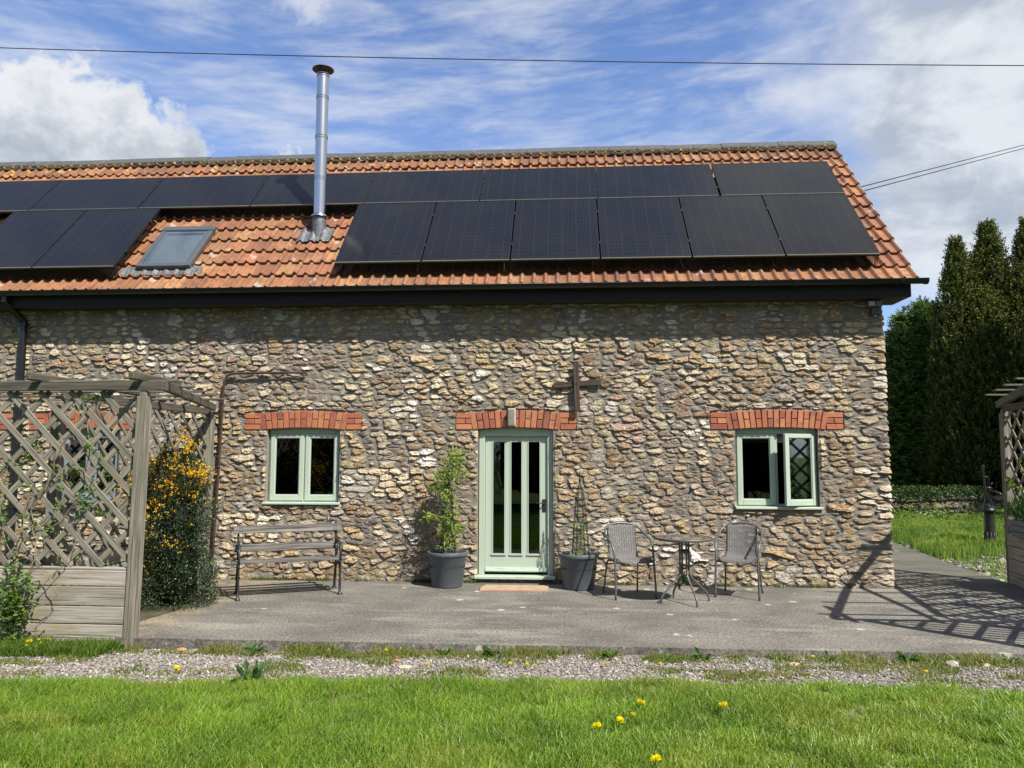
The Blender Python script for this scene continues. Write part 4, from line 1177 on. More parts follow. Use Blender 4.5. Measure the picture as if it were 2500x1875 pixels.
p2 = pot('plant_pot', (.128, -.375, 0), 'round grey plastic pot holding the nearly bare obelisk, right of the door', None); p2['group'] = 'grey pots beside the door'
o1 = obelisk('wire_obelisk', (-1.50, -.345, 0), 'black wire obelisk hidden in the leafy climber left of the door', 1.42)
o2 = obelisk('wire_obelisk', (.150, -.375, 0), 'bare black wire obelisk with pointed finial right of the door', 1.40)

# potted climber
def climber():
    root = empty('climbing_plant', (-1.50, -.345, .37), 'bushy light green climber winding up its obelisk left of the door', 'climbing plant')
    st = MB(); parts = []; loc = Vector(root.location)
    for k in range(10):
        a0 = rng.uniform(0, 6.28); rr = rng.uniform(.03, .12); top = rng.uniform(.95, 1.62); pts = []
        for i in range(14):
            t_ = i / 13; z = .38 + t_ * (top - .38); r_ = rr * (1 - .4 * t_) + .03 * math.sin(i * 1.1 + k); a = a0 + t_ * 5.5
            off = .04 * t_ + (.12 * max(0, t_ - .55) if k % 2 else 0)
            pts.append((-1.52 + r_ * math.cos(a) + off, -.35 + r_ * math.sin(a), z))
        st.tube(pts, .004, 5)
        p = np.array(pts); n = 19; idx = rng.uniform(1.5, 12.9, n); i0 = idx.astype(int); f = (idx - i0)[:, None]
        b = p[i0] * (1 - f) + p[i0 + 1] * f; b += rng.normal(scale=(.035, .03, .02), size=(n, 3))
        # leaflets in fives
        for q in range(5):
            d = unit(np.stack([rng.normal(size=n), rng.normal(size=n) - .45, rng.normal(size=n) * .7 - .15], 1))
            c = np.where(rng.random((n, 1)) < .45, [[.33, .42, .075]], [[.17, .27, .05]])
            parts.append(leaves(b, d, rng.uniform(.035, .062, n), rng.uniform(.014, .024, n), c, .25))
    # fill along a few lumpy clumps seen on the plant
    for (x, z, rx, rz, n) in ((-1.41, 1.57, .13, .12, 130), (-1.33, 1.40, .09, .07, 50), (-1.55, 1.36, .13, .10, 110), (-1.60, 1.22, .12, .06, 60), (-1.50, 1.10, .10, .10, 55), (-1.68, .85, .10, .05, 50), (-1.46, .86, .11, .08, 35), (-1.52, .64, .12, .09, 45), (-1.36, .70, .07, .05, 30)):
        b = rng.normal(size=(n, 3)) * (rx * .55, .07, rz * .55) + (x, -.36, z)
        for q in range(3):
            d = unit(np.stack([rng.normal(size=n), rng.normal(size=n) - .5, rng.normal(size=n) * .7], 1)); c = np.where(rng.random((n, 1)) < .5, [[.36, .45, .08]], [[.15, .25, .045]])
            parts.append(leaves(b, d, rng.uniform(.032, .06, n), rng.uniform(.013, .022, n), c, .25))
    V, F, C = merge(parts); npmesh('leaves', V - np.array(loc), F, 'leaf', root, C, 'FACE'); st.build('stems', 'stem', root, loc)
climber()
def potplant():
    root = empty('young_plant', (.16, -.38, .37), 'thin straggly young plant at the foot of the bare obelisk', 'plant'); loc = Vector(root.location); st = MB(); parts = []
    for k in range(5):
        a = rng.uniform(0, 6.28); pts = [(.16 + .03 * math.cos(a), -.38 + .03 * math.sin(a), .37)]; top = rng.uniform(.65, 1.0); dx = rng.uniform(-.06, .10)
        for i in range(1, 7): t_ = i / 6; pts.append((.16 + .03 * math.cos(a) + dx * t_ + .012 * math.sin(i * 2), -.38 + .03 * math.sin(a), .37 + (top - .37) * t_))
        st.tube(pts, .003, 5); p = np.array(pts); n = 40; idx = rng.uniform(1, 5.9, n); i0 = idx.astype(int); f = (idx - i0)[:, None]; b = p[i0] * (1 - f) + p[i0 + 1] * f + rng.normal(scale=.012, size=(n, 3))
        parts.append(leaves(b, np.stack([rng.normal(size=n), rng.normal(size=n) - .3, rng.normal(size=n) * .6 + .2], 1), rng.uniform(.04, .065, n), .012, [.13, .24, .06], .3))
    n = 60; b = rng.normal(size=(n, 3)) * (.035, .03, .01) + (.11, -.44, .40); parts.append(leaves(b, np.stack([rng.normal(size=n), rng.normal(size=n), np.abs(rng.normal(size=n))], 1), .05, .018, [.30, .42, .09], .2))
    V, F, C = merge(parts); npmesh('leaves', V - np.array(loc), F, 'leaf', root, C, 'FACE'); st.build('stems', 'stem', root, loc)
potplant()
b = MB(); b.prism([(-1.05, -.685), (-.245, -.655), (-.235, -.50), (-.245, -.30), (-1.02, -.30), (-1.06, -.5)], .003, .020, ax='z'); tag(b.build('doormat', 'mat_clay', None, (-.65, -.5, 0)), 'flat sandy-pink doorstep mat on the paving before the door', 'doormat')
# step stone course below the sill
# ------------------------------------------------------------------ pergolas
def lattice_mb(mb, A, B, z0, z1, sp=.300, wd=.052, th=.013):
    A = Vector(A); B = Vector(B); L = (B - A).length; ex = (B - A) / L; nn = Vector((-ex.y, ex.x, 0)); H = z1 - z0
    def P_(t, z, off): return Vector((A.x, A.y, 0)) + ex * t + Vector((0, 0, z)) + nn * off
    for sg, off in ((1, .009), (-1, -.009)):
        c = -H - .3
        while c < L + H + .3:
            j = random.uniform(-.006, .006)
            if sg == 1: ta, tb = c + j, c + H + j; za, zb_ = z0, z1
            else: ta, tb = c + j, c + H + j; za, zb_ = z1, z0
            s0, s1 = max(0, -ta / H if ta < 0 else 0), min(1, (L - ta) / H)
            if s1 - s0 > .03 and s0 < 1 and s1 > 0:
                p = P_(ta + (tb - ta) * s0, za + (zb_ - za) * s0, off); q = P_(ta + (tb - ta) * s1, za + (zb_ - za) * s1, off + random.uniform(-.003, .003))
                mb.beam(p, q, th, wd, up=(q - p).cross(nn), col=rcol((1, 1, 1), .18, .02), bev=.002)
            c += sp


def boards_mb(mb, A, B, zs, th=.035):
    A = Vector(A); B = Vector(B); d = (B - A).normalized(); nn = Vector((-d.y, d.x, 0))
    for a, b in zip(zs[:-1], zs[1:]):
        o = nn * random.uniform(-.003, .003)
        mb.beam(Vector((A.x, A.y, (a + b) / 2)) + o, Vector((B.x, B.y, (a + b) / 2)) + o, th, b - a - .009, col=rcol((1, 1, 1), .14, .03), bev=.004)


def pergola(label, P1, P2, P3, xout, z1, sx, slats, wob=1):
    """P1 front corner, P2 rear post at the wall side, P3 inner front post; xout: where the front line ends"""
    root = empty('pergola', (P1[0], P1[1], P1[2]), label, 'pergola'); loc = root.location
    for (p, h, nm) in ((P1, z1, 'post'), (P2, z1 - .02, 'post'), (P3, z1 - .03, 'post'), ((xout + sx * .4, P1[1] + .03, -.05), z1, 'post')):
        m_ = MB(); a = Vector((p[0], p[1], p[2])); b = Vector((p[0] + (.025 if nm == 'post' and p is P1 else .012), p[1], h))
        m_.beam(a, b - Vector((0, 0, .05)), .098, .098, up=(0, 1, 0), bev=.006); m_.beam(b - Vector((0, 0, .055)), b, .07, .07, up=(0, 1, 0), bev=.01)
        m_.build(nm, 'weathered_wood', root, loc)
    m_ = MB(); m_.beam((xout, P1[1] - .02, z1 + .045), (P1[0] - sx * .215, P1[1] - .02, z1 + .045), .05, .082, bev=.004); m_.build('beam', 'dark_beam', root, loc)
    e1 = Vector((P1[0] - sx * .20, P1[1] + .03, z1 + .045)); e2 = Vector((P2[0] - sx * .08, P2[1] - .03, z1 + .04))
    m_ = MB(); m_.beam(e1, e2, .05, .082, bev=.004); m_.build('beam', 'dark_beam', root, loc)
    m_ = MB(); m_.beam((P3[0], P3[1] + .05, z1 - .02), (P2[0], P2[1], z1 - .01), .045, .085, bev=.004); m_.build('beam', 'dark_beam', root, loc)
    # short rafters with cut ends on top of the front beam
    for q, ln in (((P1[0], P1[1]), .62), ((P3[0] - .05 * 1, P1[1]), 1.9)):
        m_ = MB(); m_.beam((q[0], q[1] - .20, z1 + .125), (q[0] - sx * .03, q[1] + ln, z1 + .118), .055, .075, bev=.012); m_.build('rafter', 'dark_beam', root, loc)
    for (y_) in slats:
        t = (y_ - P1[1]) / (P2[1] - P1[1]); xe = P1[0] + (P2[0] - P1[0]) * t - sx * .34
        m_ = MB(); m_.beam((xe, y_, z1 + .098), (xout, y_ + .0, z1 + .098 + .004 * math.sin(y_ * 9)), .05, .019, bev=.003, col=rcol((1.5, 1.5, 1.4), .1)); m_.build('roof_slat', 'dark_beam', root, loc)
    m_ = MB(); lattice_mb(m_, (xout, P1[1] + .015, 0) if sx < 0 else (P1[0] + .05, P1[1] + .015, 0), (P1[0] - .05, P1[1] + .015, 0) if sx < 0 else (xout, P1[1] + .015, 0), .61, z1)
    m_.build('lattice_panel', 'weathered_wood', root, loc)
    m_ = MB(); lattice_mb(m_, (P3[0], P3[1] + .08, 0), (P2[0], P2[1] - .05, 0), .62, z1 - .05, .28, .044); m_.build('lattice_panel', 'weathered_wood', root, loc)
    m_ = MB(); a_, b_ = ((xout, P1[0] - .05) if sx < 0 else (P1[0] + .05, xout))
    boards_mb(m_, (a_, P1[1] - .010, 0), (b_, P1[1] - .010, 0), (-.055, .108, .266, .441, .585))
    m_.beam((a_, P1[1] + .02, .594), (b_, P1[1] + .02, .594), .09, .018, bev=.003)
    m_.build('planter_boards', 'grey_boards', root, loc)
    m_ = MB(); boards_mb(m_, (P3[0] + sx * -.04, P3[1] + .05, 0), (P2[0] - sx * .04, P2[1] - .05, 0), (.0, .16, .32, .48, .63)); boards_mb(m_, (P3[0] + sx * .45, P3[1] + .05, 0), (P2[0] + sx * .42, P2[1] - .05, 0), (.0, .16, .32, .48, .63)); m_.beam((P2[0] - sx * .05, P2[1] - .03, .31), (P2[0] + sx * .44, P2[1] - .03, .31), .03, .62)
    m_.build('planter_boards', 'grey_boards', root, loc)
    m_ = MB(); m_.add([(P3[0], P3[1] + .1, .57), (P2[0], P2[1] - .08, .57), (P2[0] + sx * .4, P2[1] - .08, .57), (P3[0] + sx * .44, P3[1] + .1, .57)], [(0, 1, 2, 3)]); m_.build('soil', 'soil', root, loc)
    return root
pergola('weathered grey lattice pergola with plank planter at the left of the barn', (-3.90, -3.215, -.10), (-4.735, -.13, 0), (-4.82, -3.04, 0), -9.0, 2.203, -1, (-3.14, -2.56, -1.98, -1.42, -.88))
pergola('shadowed lattice pergola cut off by the right photo edge', (4.24, -3.30, -.02), (5.70, .50, 0), (5.12, -3.16, 0), 9.0, 2.255, 1, (-3.1, -2.43, -1.76, -1.13, -.42))
# plants along the planters
def vine(name, label, routes, nleaf, col, size, cat='climbing plant'):
    loc = Vector(routes[0][0]); root = empty(name, loc, label, cat); st = MB(); parts = []
    for rt, rad, n in zip(routes, [.009, .006, .006, .005, .005, .004, .004, .004, .004, .004, .004] * 3, nleaf):
        pts = smooth_path(rt, 5); pts = [tuple(Vector(p) + Vector((random.gauss(0, .006), random.gauss(0, .006), random.gauss(0, .006)))) for p in pts]
        st.tube(pts, rad, 5)
        if n:
            p = np.array(pts); nc = max(1, n // 7); idx = rng.uniform(1, len(p) - 1.01, nc); i0 = idx.astype(int); f = (idx - i0)[:, None]; b = p[i0] * (1 - f) + p[i0 + 1] * f + rng.normal(scale=.03, size=(nc, 3))
            b = np.repeat(b, 7, 0) + rng.normal(scale=.012, size=(nc * 7, 3)); m = len(b)
            c = np.where(rng.random((m, 1)) < .4, np.array([col]) * 1.5, np.array([col]))
            parts.append(leaves(b, np.stack([rng.normal(size=m), rng.normal(size=m) - .4, rng.normal(size=m) * .7 + .3], 1), rng.uniform(size * .7, size * 1.2, m), size * .42, c, .25))
    V, F, C = merge(parts); npmesh('leaves', V - np.array(loc), F, 'leaf', root, C, 'FACE'); st.build('stems', 'stem', root, loc)
    return root
Yl = -3.27
vine('honeysuckle', 'leafy twining climber rooted in front of the planter boards, far left', [
    [(-4.98, -3.30, -.08), (-5.0, -3.29, .3), (-4.98, -3.27, .62), (-4.97, -3.24, 1.0), (-4.90, -3.24, 1.35)],
    [(-4.93, -3.31, -.08), (-4.90, -3.33, .22), (-4.86, -3.30, .5), (-4.80, -3.26, .75), (-4.88, -3.24, 1.1), (-4.72, -3.24, 1.4), (-4.62, -3.24, 1.75)],
    [(-5.03, -3.33, -.08), (-5.12, -3.36, .05), (-5.2, -3.38, .10)],
    [(-4.70, -3.30, -.08), (-4.72, -3.33, .08), (-4.60, -3.33, .18)], [(-4.72, -3.33, .08), (-4.82, -3.33, .17)],
    [(-4.86, -3.30, .5), (-4.7, -3.33, .62), (-4.55, -3.33, .42), (-4.6, -3.33, .30), (-4.78, -3.33, .28)],
    [(-4.9, -3.30, .2), (-4.72, -3.32, .42), (-4.5, -3.3, .66), (-4.42, -3.26, .85)],
    [(-4.98, -3.27, .62), (-5.15, -3.24, .95), (-5.2, -3.24, 1.25)],
    [(-4.7, -3.24, 1.4), (-4.45, -3.24, 1.5), (-4.35, -3.24, 1.3), (-4.4, -3.24, 1.1)],
    [(-4.97, -3.24, 1.0), (-4.7, -3.23, .95), (-4.5, -3.24, 1.15), (-4.3, -3.25, 1.35)]], [120, 60, 0, 0, 0, 0, 30, 50, 60, 50], (.10, .18, .035), .052)
root = empty('honeysuckle_clump', (-4.97, -3.32, 0), 'bright green leafy clump against the grey planter boards at far left', 'plant')
n = 520; b = rng.normal(size=(n, 3)) * (.075, .03, .13) + (-4.93, -3.33, .27)
V, F, C = leaves(b, np.stack([rng.normal(size=n), rng.normal(size=n) - .6, rng.normal(size=n) * .6 + .4], 1), rng.uniform(.05, .08, n), .024, np.where(rng.random((n, 1)) < .5, [[.15, .24, .04]], [[.075, .14, .03]]), .25)
npmesh('leaves', V - np.array(root.location), F, 'leaf', root, C, 'FACE')
vine('lattice_climber', 'sparse climber with leaf tufts woven through the left lattice', [
    [(-5.35, -3.18, .6), (-5.3, -3.19, 1.1), (-5.15, -3.17, 1.55), (-4.95, -3.17, 1.62), (-5.0, -3.19, 1.8)],
    [(-4.55, -3.1, .6), (-4.5, -3.15, 1.2), (-4.4, -3.17, 1.7), (-4.45, -3.19, 2.1), (-4.2, -3.19, 2.15)],
    [(-4.7, -3.1, .6), (-4.65, -3.15, 1.1), (-4.55, -3.17, 1.45), (-4.4, -3.15, 1.4)],
    [(-5.15, -3.17, 1.55), (-5.1, -3.17, 1.5), (-5.0, -3.16, 1.66)],
    [(-4.4, -3.17, 1.7), (-4.3, -3.19, 1.6), (-4.2, -3.18, 1.35), (-4.25, -3.17, 1.0)],
    [(-4.55, -3.1, .6), (-4.3, -3.12, .9), (-4.15, -3.15, .75)]], [150, 150, 120, 60, 90, 40], (.11, .19, .04), .05)
vine('pergola_climber', 'yellowish leafy climber on the lattice at the right photo edge', [
    [(5.60, .0, .6), (5.50, -.4, 1.2), (5.52, -.3, 1.7), (5.45, -.6, 2.1)], [(5.50, -.4, 1.2), (5.58, .15, 1.25), (5.64, .36, 1.36)],
    [(5.52, -.3, 1.7), (5.45, -.7, 1.9), (5.42, -.8, 2.2)], [(5.5, -.4, 1.2), (5.5, -.2, 1.5), (5.4, -.9, 1.7)], [(5.42, -1.0, .6), (5.38, -1.2, 1.1), (5.36, -1.4, 1.6), (5.30, -1.8, 2.0)], [(5.36, -1.5, .6), (5.30, -1.9, 1.2), (5.28, -2.1, 1.8)], [(5.28, -2.3, .6), (5.22, -2.6, 1.3), (5.2, -2.9, 2.0)], [(5.40, -1.1, 1.4), (5.3, -1.9, 1.5), (5.2, -2.8, 1.4)]], [140, 60, 120, 80, 700, 700, 500, 700], (.15, .22, .04), .06)
b = empty('planter_trough', (5.52, -.28, .63), 'dark grey ridged plastic trough on the right-hand planter', 'planter')
m_ = MB()
A_ = Vector((5.60, .14, 0)); B_ = Vector((5.50, -.60, 0)); d_ = (B_ - A_).normalized(); n_ = Vector((-d_.y, d_.x, 0))
for k, (z0, z1_, wdt) in enumerate(((.63, .70, .17), (.70, .78, .19), (.78, .84, .215))): m_.beam(A_ - d_ * .01 * k + Vector((0, 0, (z0 + z1_) / 2)), B_ + d_ * .01 * k + Vector((0, 0, (z0 + z1_) / 2)), wdt, z1_ - z0 - .004, bev=.006)
m_.build('shell', 'pot_plastic', b, b.location)
n = 420; rt = empty('grassy_plant', (5.55, -.2, .84), 'spiky green plant growing in the dark trough at the right edge', 'plant')
bs_ = np.array(A_)[None] + (np.array(B_ - A_)[None]) * rng.random((n, 1)); bs_ = bs_ + rng.normal(scale=.04, size=(n, 3)) + (0, 0, .84)
V, F, C = leaves(bs_, np.stack([rng.normal(size=n) * .5, rng.normal(size=n) * .5, np.abs(rng.normal(size=n)) + .7], 1), rng.uniform(.15, .38, n), .012, [.07, .15, .03], .3); npmesh('blades', V - np.array(rt.location), F, 'leaf', rt, C, 'FACE')

# ------------------------------------------------------------------ barberry bush
def barberry():
    root = empty('flowering_shrub', (-4.32, -1.75, 0), 'dark evergreen shrub with orange flowers beside the left pergola', 'shrub'); loc = np.array(root.location)
    st = MB(); parts = []; fl = []
    n = 30000
    z = rng.random(n) ** 1.15 * 1.66; a = rng.uniform(0, 6.283, n)
    rad = np.interp(z, [0, .06, .2, .5, .9, 1.2, 1.45, 1.66], [.42, .50, .46, .38, .40, .41, .33, .14])
    lump = .60 + .80 * fbm(a * 1.8 + 20, z * 5.0, 3, 90)
    r = rad * lump * np.sqrt(rng.uniform(.35, 1.0, n)); hole = fbm(a * 3 + 3, z * 9, 2, 97); keep = hole > .22
    b = np.stack([-4.29 + r * np.cos(a) - .03 * z, -1.72 + r * .9 * np.sin(a), z], 1)[keep]; rr = (r / rad)[keep]; m = len(b)
    out = np.stack([np.cos(a[keep]), np.sin(a[keep]), np.full(m, .5)], 1)
    c = np.where(rng.random((m, 1)) < .30, [[.075, .115, .045]], [[.024, .045, .020]])  # lighter leaves mixed in as painted highlights on the dark body
    parts.append(leaves(b, out + rng.normal(size=(m, 3)) * .8, rng.uniform(.016, .030, m), rng.uniform(.010, .016, m), c, .35, .4))
    # arching sprays
    tips = []
    for k in range(46):
        side = rng.normal(); tx = -4.36 + rng.uniform(-.62, .44); tz = 1.30 + rng.uniform(-.12, .56) * (1 - abs(tx + 4.30) * 1.1); ty = -1.74 + rng.uniform(-.3, .25)
        p0 = (-4.34 + rng.normal() * .12, -1.72, .7); mid = ((p0[0] + tx) / 2 + (tx + 4.35) * .15, ty * .5 + p0[1] * .5, (p0[2] + tz) / 2 + .18); pts = smooth_path([p0, mid, (tx, ty, tz)], 8); st.tube(pts, .0035, 5); tips.append(np.array(pts))
    tips.append(np.array(smooth_path([(-4.25, -1.75, 1.2), (-4.22, -1.75, 1.65), (-4.24, -1.76, 1.90)], 8))); tips.append(np.array(smooth_path([(-4.2, -1.75, 1.2), (-4.05, -1.8, 1.42), (-3.90, -1.82, 1.42)], 8)))
    tips.append(np.array(smooth_path([(-4.4, -1.75, .9), (-4.75, -1.8, 1.3), (-5.0, -1.85, 1.42)], 8))); tips.append(np.array(smooth_path([(-4.4, -1.75, .8), (-4.8, -1.8, 1.05), (-5.05, -1.85, 1.05)], 8)))
    for p in tips:
        m = 190; idx = rng.uniform(2, len(p) - 1.01, m); i0 = idx.astype(int); f = (idx - i0)[:, None]; q = p[i0] * (1 - f) + p[i0 + 1] * f + rng.normal(scale=.018, size=(m, 3))
        parts.append(leaves(q, rdir(m), rng.uniform(.014, .026, m), .012, [.035, .06, .022], .35))
        m = 11; idx = rng.uniform(len(p) * .3, len(p) - 1.01, m); i0 = idx.astype(int); f = (idx - i0)[:, None]; q = p[i0] * (1 - f) + p[i0 + 1] * f + rng.normal(scale=.022, size=(m, 3)); fl.append(q)
    # clumps of bloom
    for (x, y_, zc, sx_, sz_, m) in ((-4.22, -1.80, 1.82, .09, .08, 95), (-4.12, -1.86, 1.70, .06, .05, 50), (-4.02, -1.92, 1.44, .11, .045, 110), (-3.90, -1.92, 1.40, .05, .045, 40), (-4.70, -1.95, 1.30, .13, .07, 60), (-4.85, -1.95, 1.12, .12, .07, 50), (-4.30, -2.0, 1.30, .12, .05, 34), (-4.10, -2.02, 1.22, .12, .06, 30), (-4.55, -1.9, 1.32, .10, .06, 50), (-4.62, -1.95, 1.12, .13, .06, 60), (-4.40, -2.02, 1.50, .12, .07, 30), (-4.20, -2.02, 1.50, .12, .07, 26), (-4.45, -2.06, 1.08, .10, .05, 30), (-4.32, -2.08, .98, .12, .06, 26), (-4.40, -2.08, .80, .07, .10, 20), (-4.20, -2.10, .70, .14, .04, 9), (-4.52, -2.0, .75, .1, .1, 40), (-4.1, -2.05, .68, .05, .03, 14), (-4.45, -1.98, .45, .1, .06, 20)):
        fl.append((rng.normal(size=(m, 3)) * (sx_ * .8, .08, sz_ * .9))[:max(6, int(m * .6))] + (x, y_, zc))
    m = 55; zz = rng.uniform(.35, 1.5, m) ** 1.0; aa = rng.uniform(3.3, 6.4, m); fl.append(np.stack([-4.29 + .40 * np.cos(aa), -1.72 + .40 * np.sin(aa), zz], 1)[rng.random(m) < zz / 1.6])
    q = np.concatenate(fl); q = np.repeat(q, 5, 0) + rng.normal(scale=.007, size=(len(q) * 5, 3)); m = len(q)
    c = np.where(rng.random((m, 1)) < .6, [[.92, .60, .035]], [[.88, .42, .02]])
    V, F, C = leaves(q, rdir(m), rng.uniform(.012, .020, m), .013, c, .15); npmesh('blossom', V - loc, F, 'petal', root, C, 'FACE')
    V, F, C = merge(parts); npmesh('foliage', V - loc, F, 'glossy_leaf', root, C, 'FACE')
    core = MB(); core.lathe([(0, .05), (.22, .07), (.22, .35), (.20, .8), (.16, 1.1), (0, 1.3)], (-4.29, -1.70, 0), 14, col=(.008, .012, .006)); core.build('dark_core', 'needle', root, root.location)  # solid near-black core stands in for the shrub's shaded inside
    for k in range(7): a = k * .9; st.tube([(-4.34 + .05 * math.cos(a), -1.72 + .05 * math.sin(a), 0), (-4.34 + .14 * math.cos(a), -1.72 + .14 * math.sin(a), .8)], .011, 6)
    st.build('stems', 'stem', root, root.location)
barberry()

# ------------------------------------------------------------------ conifers
def conifer(name, label, cat, group, base, spires, kind='yew', dens=1.0, z0=.5, tint=(1, 1, 1)):
    root = empty(name, base, label, cat, group); parts = []; core = MB(); tr = MB()
    for (dx, dy, h, rmax, rpos) in spires:
        n = int(3300 * dens * (h / 7) * (rmax / .8)); t = rng.random(n) ** .9; z = z0 + t * (h - z0); a = rng.uniform(0, 6.283, n)
        if kind == 'yew': pf = np.interp(t, [0, .1, rpos, .75, .92, 1], [.78, .95, 1.0, .66, .28, .04])
        else: pf = np.interp(t, [0, .25, .5, .8, 1], [1.0, .92, .70, .30, .02])
        lump = .60 + .78 * fbm(a * 3.0 + dx * 7, z * 1.25 + dx, 3, 60)
        r = rmax * pf * lump * rng.uniform(.55, 1.03, n)
        b = np.stack([dx + r * np.cos(a), dy + r * np.sin(a), z], 1); out = np.stack([np.cos(a), np.sin(a), np.zeros(n)], 1)
        if kind == 'yew':
            ax = unit(out * .42 + np.array([0, 0, 1.0]) + rng.normal(size=(n, 3)) * .16); sl_ = rng.uniform(.16, .34, n); k = 14
            B_ = np.repeat(b, k, 0); A_ = np.repeat(ax, k, 0); S_ = np.repeat(sl_, k); tt = np.tile(np.linspace(0, 1, k), n)
            P_ = B_ + A_ * (S_ * tt)[:, None]; dirs = A_ * .62 + rdir(n * k) * .75
            hue = np.repeat(rng.random(n), k); tip = tt
            c = (np.array([[.045, .060, .014]]) * (1 - tip[:, None]) + np.array([[.135, .15, .032]]) * tip[:, None]) * (.6 + .8 * hue[:, None])  # sprays brighten toward the tip, lit tips put into the colour
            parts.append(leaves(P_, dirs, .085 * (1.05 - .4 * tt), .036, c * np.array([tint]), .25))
        else:
            up_ = .55 if kind == 'leylandii' else .2
            ax = unit(out + np.array([0, 0, up_]) + rng.normal(size=(n, 3)) * .22); sl_ = rng.uniform(.30, .80, n) * (.66 + .34 * pf); k = 14
            sd = unit(np.cross(ax, np.array([0, 0, 1.0]))); B_ = np.repeat(b, k, 0); A_ = np.repeat(ax, k, 0); D_ = np.repeat(sd, k, 0); S_ = np.repeat(sl_, k); tt = np.tile(np.linspace(0, 1, k), n); sg = np.tile(np.where(np.arange(k) % 2, 1, -1), n)
            P_ = B_ + A_ * (S_ * tt)[:, None] - np.array([0, 0, 1]) * (S_ * tt * tt * .18)[:, None]; dirs = A_ * .8 + D_ * (sg * .7)[:, None] + rdir(n * k) * .15
            hue = np.repeat(rng.random(n), k)
            nl = 70; zl = h - rng.random(nl) ** 1.5 * .9 + .35 * rng.random(nl); al = rng.uniform(0, 6.28, nl); rl = .30 * np.clip((h + .35 - zl), .03, 1.2) ; axl = unit(np.stack([np.cos(al), np.sin(al), np.full(nl, .9)], 1)); kk_ = 9
            Bl = np.repeat(np.stack([dx + .05 * np.cos(al), dy + .05 * np.sin(al), zl], 1), kk_, 0); tl_ = np.tile(np.linspace(0, 1, kk_), nl); Pl = Bl + np.repeat(axl * rl[:, None] * 1.3, kk_, 0) * tl_[:, None]
            parts.append(leaves(Pl, np.repeat(axl, kk_, 0) + rdir(nl * kk_) * .6, .085, .022, np.array([[.075, .12, .035]]) * np.array([tint]), .25))
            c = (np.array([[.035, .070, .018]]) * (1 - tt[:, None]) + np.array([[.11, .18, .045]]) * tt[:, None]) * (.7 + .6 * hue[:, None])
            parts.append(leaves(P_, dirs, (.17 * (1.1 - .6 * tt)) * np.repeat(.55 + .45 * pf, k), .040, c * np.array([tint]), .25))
        pr_ = [(0, z0 + .1)] + [(rmax * .60 * float(np.interp(q, [0, .15, .5, .8, 1], [.85, 1.0, .85, .5, .0])), z0 + .1 + q * (h - z0) * .93) for q in (.03, .12, .3, .5, .7, .85, 1.0)]
        core.lathe(pr_, (dx, dy, 0), 10, col=(.02, .028, .01))  # solid dark core stands in for shade inside the crown
        tr.tube([(dx * .6, dy * .6, -.2), (dx * .8, dy * .8, h * .4), (dx, dy, h * .9)], [.10, .08, .02], 8)
        tr.tube([(dx * .3 + .1, dy * .5, -.2), (dx * .8 - .1, dy * .8 + .1, max(1.2, h * .2))], [.05, .03], 6)
    V, F, C = merge(parts); cr = npmesh('crown', V, F, 'needle', root, C, 'FACE'); core.build('dark_core', 'needle', root); tr.build('trunk', 'bark', root)
    return root
GY = .20
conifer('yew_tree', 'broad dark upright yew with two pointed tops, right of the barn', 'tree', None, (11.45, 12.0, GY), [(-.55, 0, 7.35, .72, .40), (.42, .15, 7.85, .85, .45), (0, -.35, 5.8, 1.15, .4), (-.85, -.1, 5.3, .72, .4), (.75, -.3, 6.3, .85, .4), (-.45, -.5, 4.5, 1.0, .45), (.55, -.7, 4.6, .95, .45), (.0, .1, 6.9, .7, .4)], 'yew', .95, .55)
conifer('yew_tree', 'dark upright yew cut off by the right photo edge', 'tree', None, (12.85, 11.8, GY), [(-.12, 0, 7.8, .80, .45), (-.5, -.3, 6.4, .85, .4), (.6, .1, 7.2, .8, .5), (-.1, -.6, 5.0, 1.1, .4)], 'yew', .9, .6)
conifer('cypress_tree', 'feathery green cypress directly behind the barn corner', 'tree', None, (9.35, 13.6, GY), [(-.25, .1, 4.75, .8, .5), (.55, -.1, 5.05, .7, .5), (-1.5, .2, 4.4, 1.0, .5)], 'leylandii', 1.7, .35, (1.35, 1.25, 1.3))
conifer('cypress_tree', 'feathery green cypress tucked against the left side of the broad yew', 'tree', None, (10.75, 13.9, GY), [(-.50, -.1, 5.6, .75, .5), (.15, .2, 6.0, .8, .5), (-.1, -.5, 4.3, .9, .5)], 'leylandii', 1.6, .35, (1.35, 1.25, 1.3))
# a hedge of further conifers behind the garden wall, shade put into their tint
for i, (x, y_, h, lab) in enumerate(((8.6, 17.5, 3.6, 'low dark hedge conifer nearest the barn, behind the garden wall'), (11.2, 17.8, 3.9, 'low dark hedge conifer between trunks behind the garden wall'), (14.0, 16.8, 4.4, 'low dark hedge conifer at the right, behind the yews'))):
    conifer('hedge_conifer', lab, 'tree', 'hedge behind the garden wall', (x, y_, GY), [(-.9, 0, h, 1.3, .5), (.7, .2, h * .95, 1.3, .5)], 'leylandii', .45, .3, (.6, .6, .6))
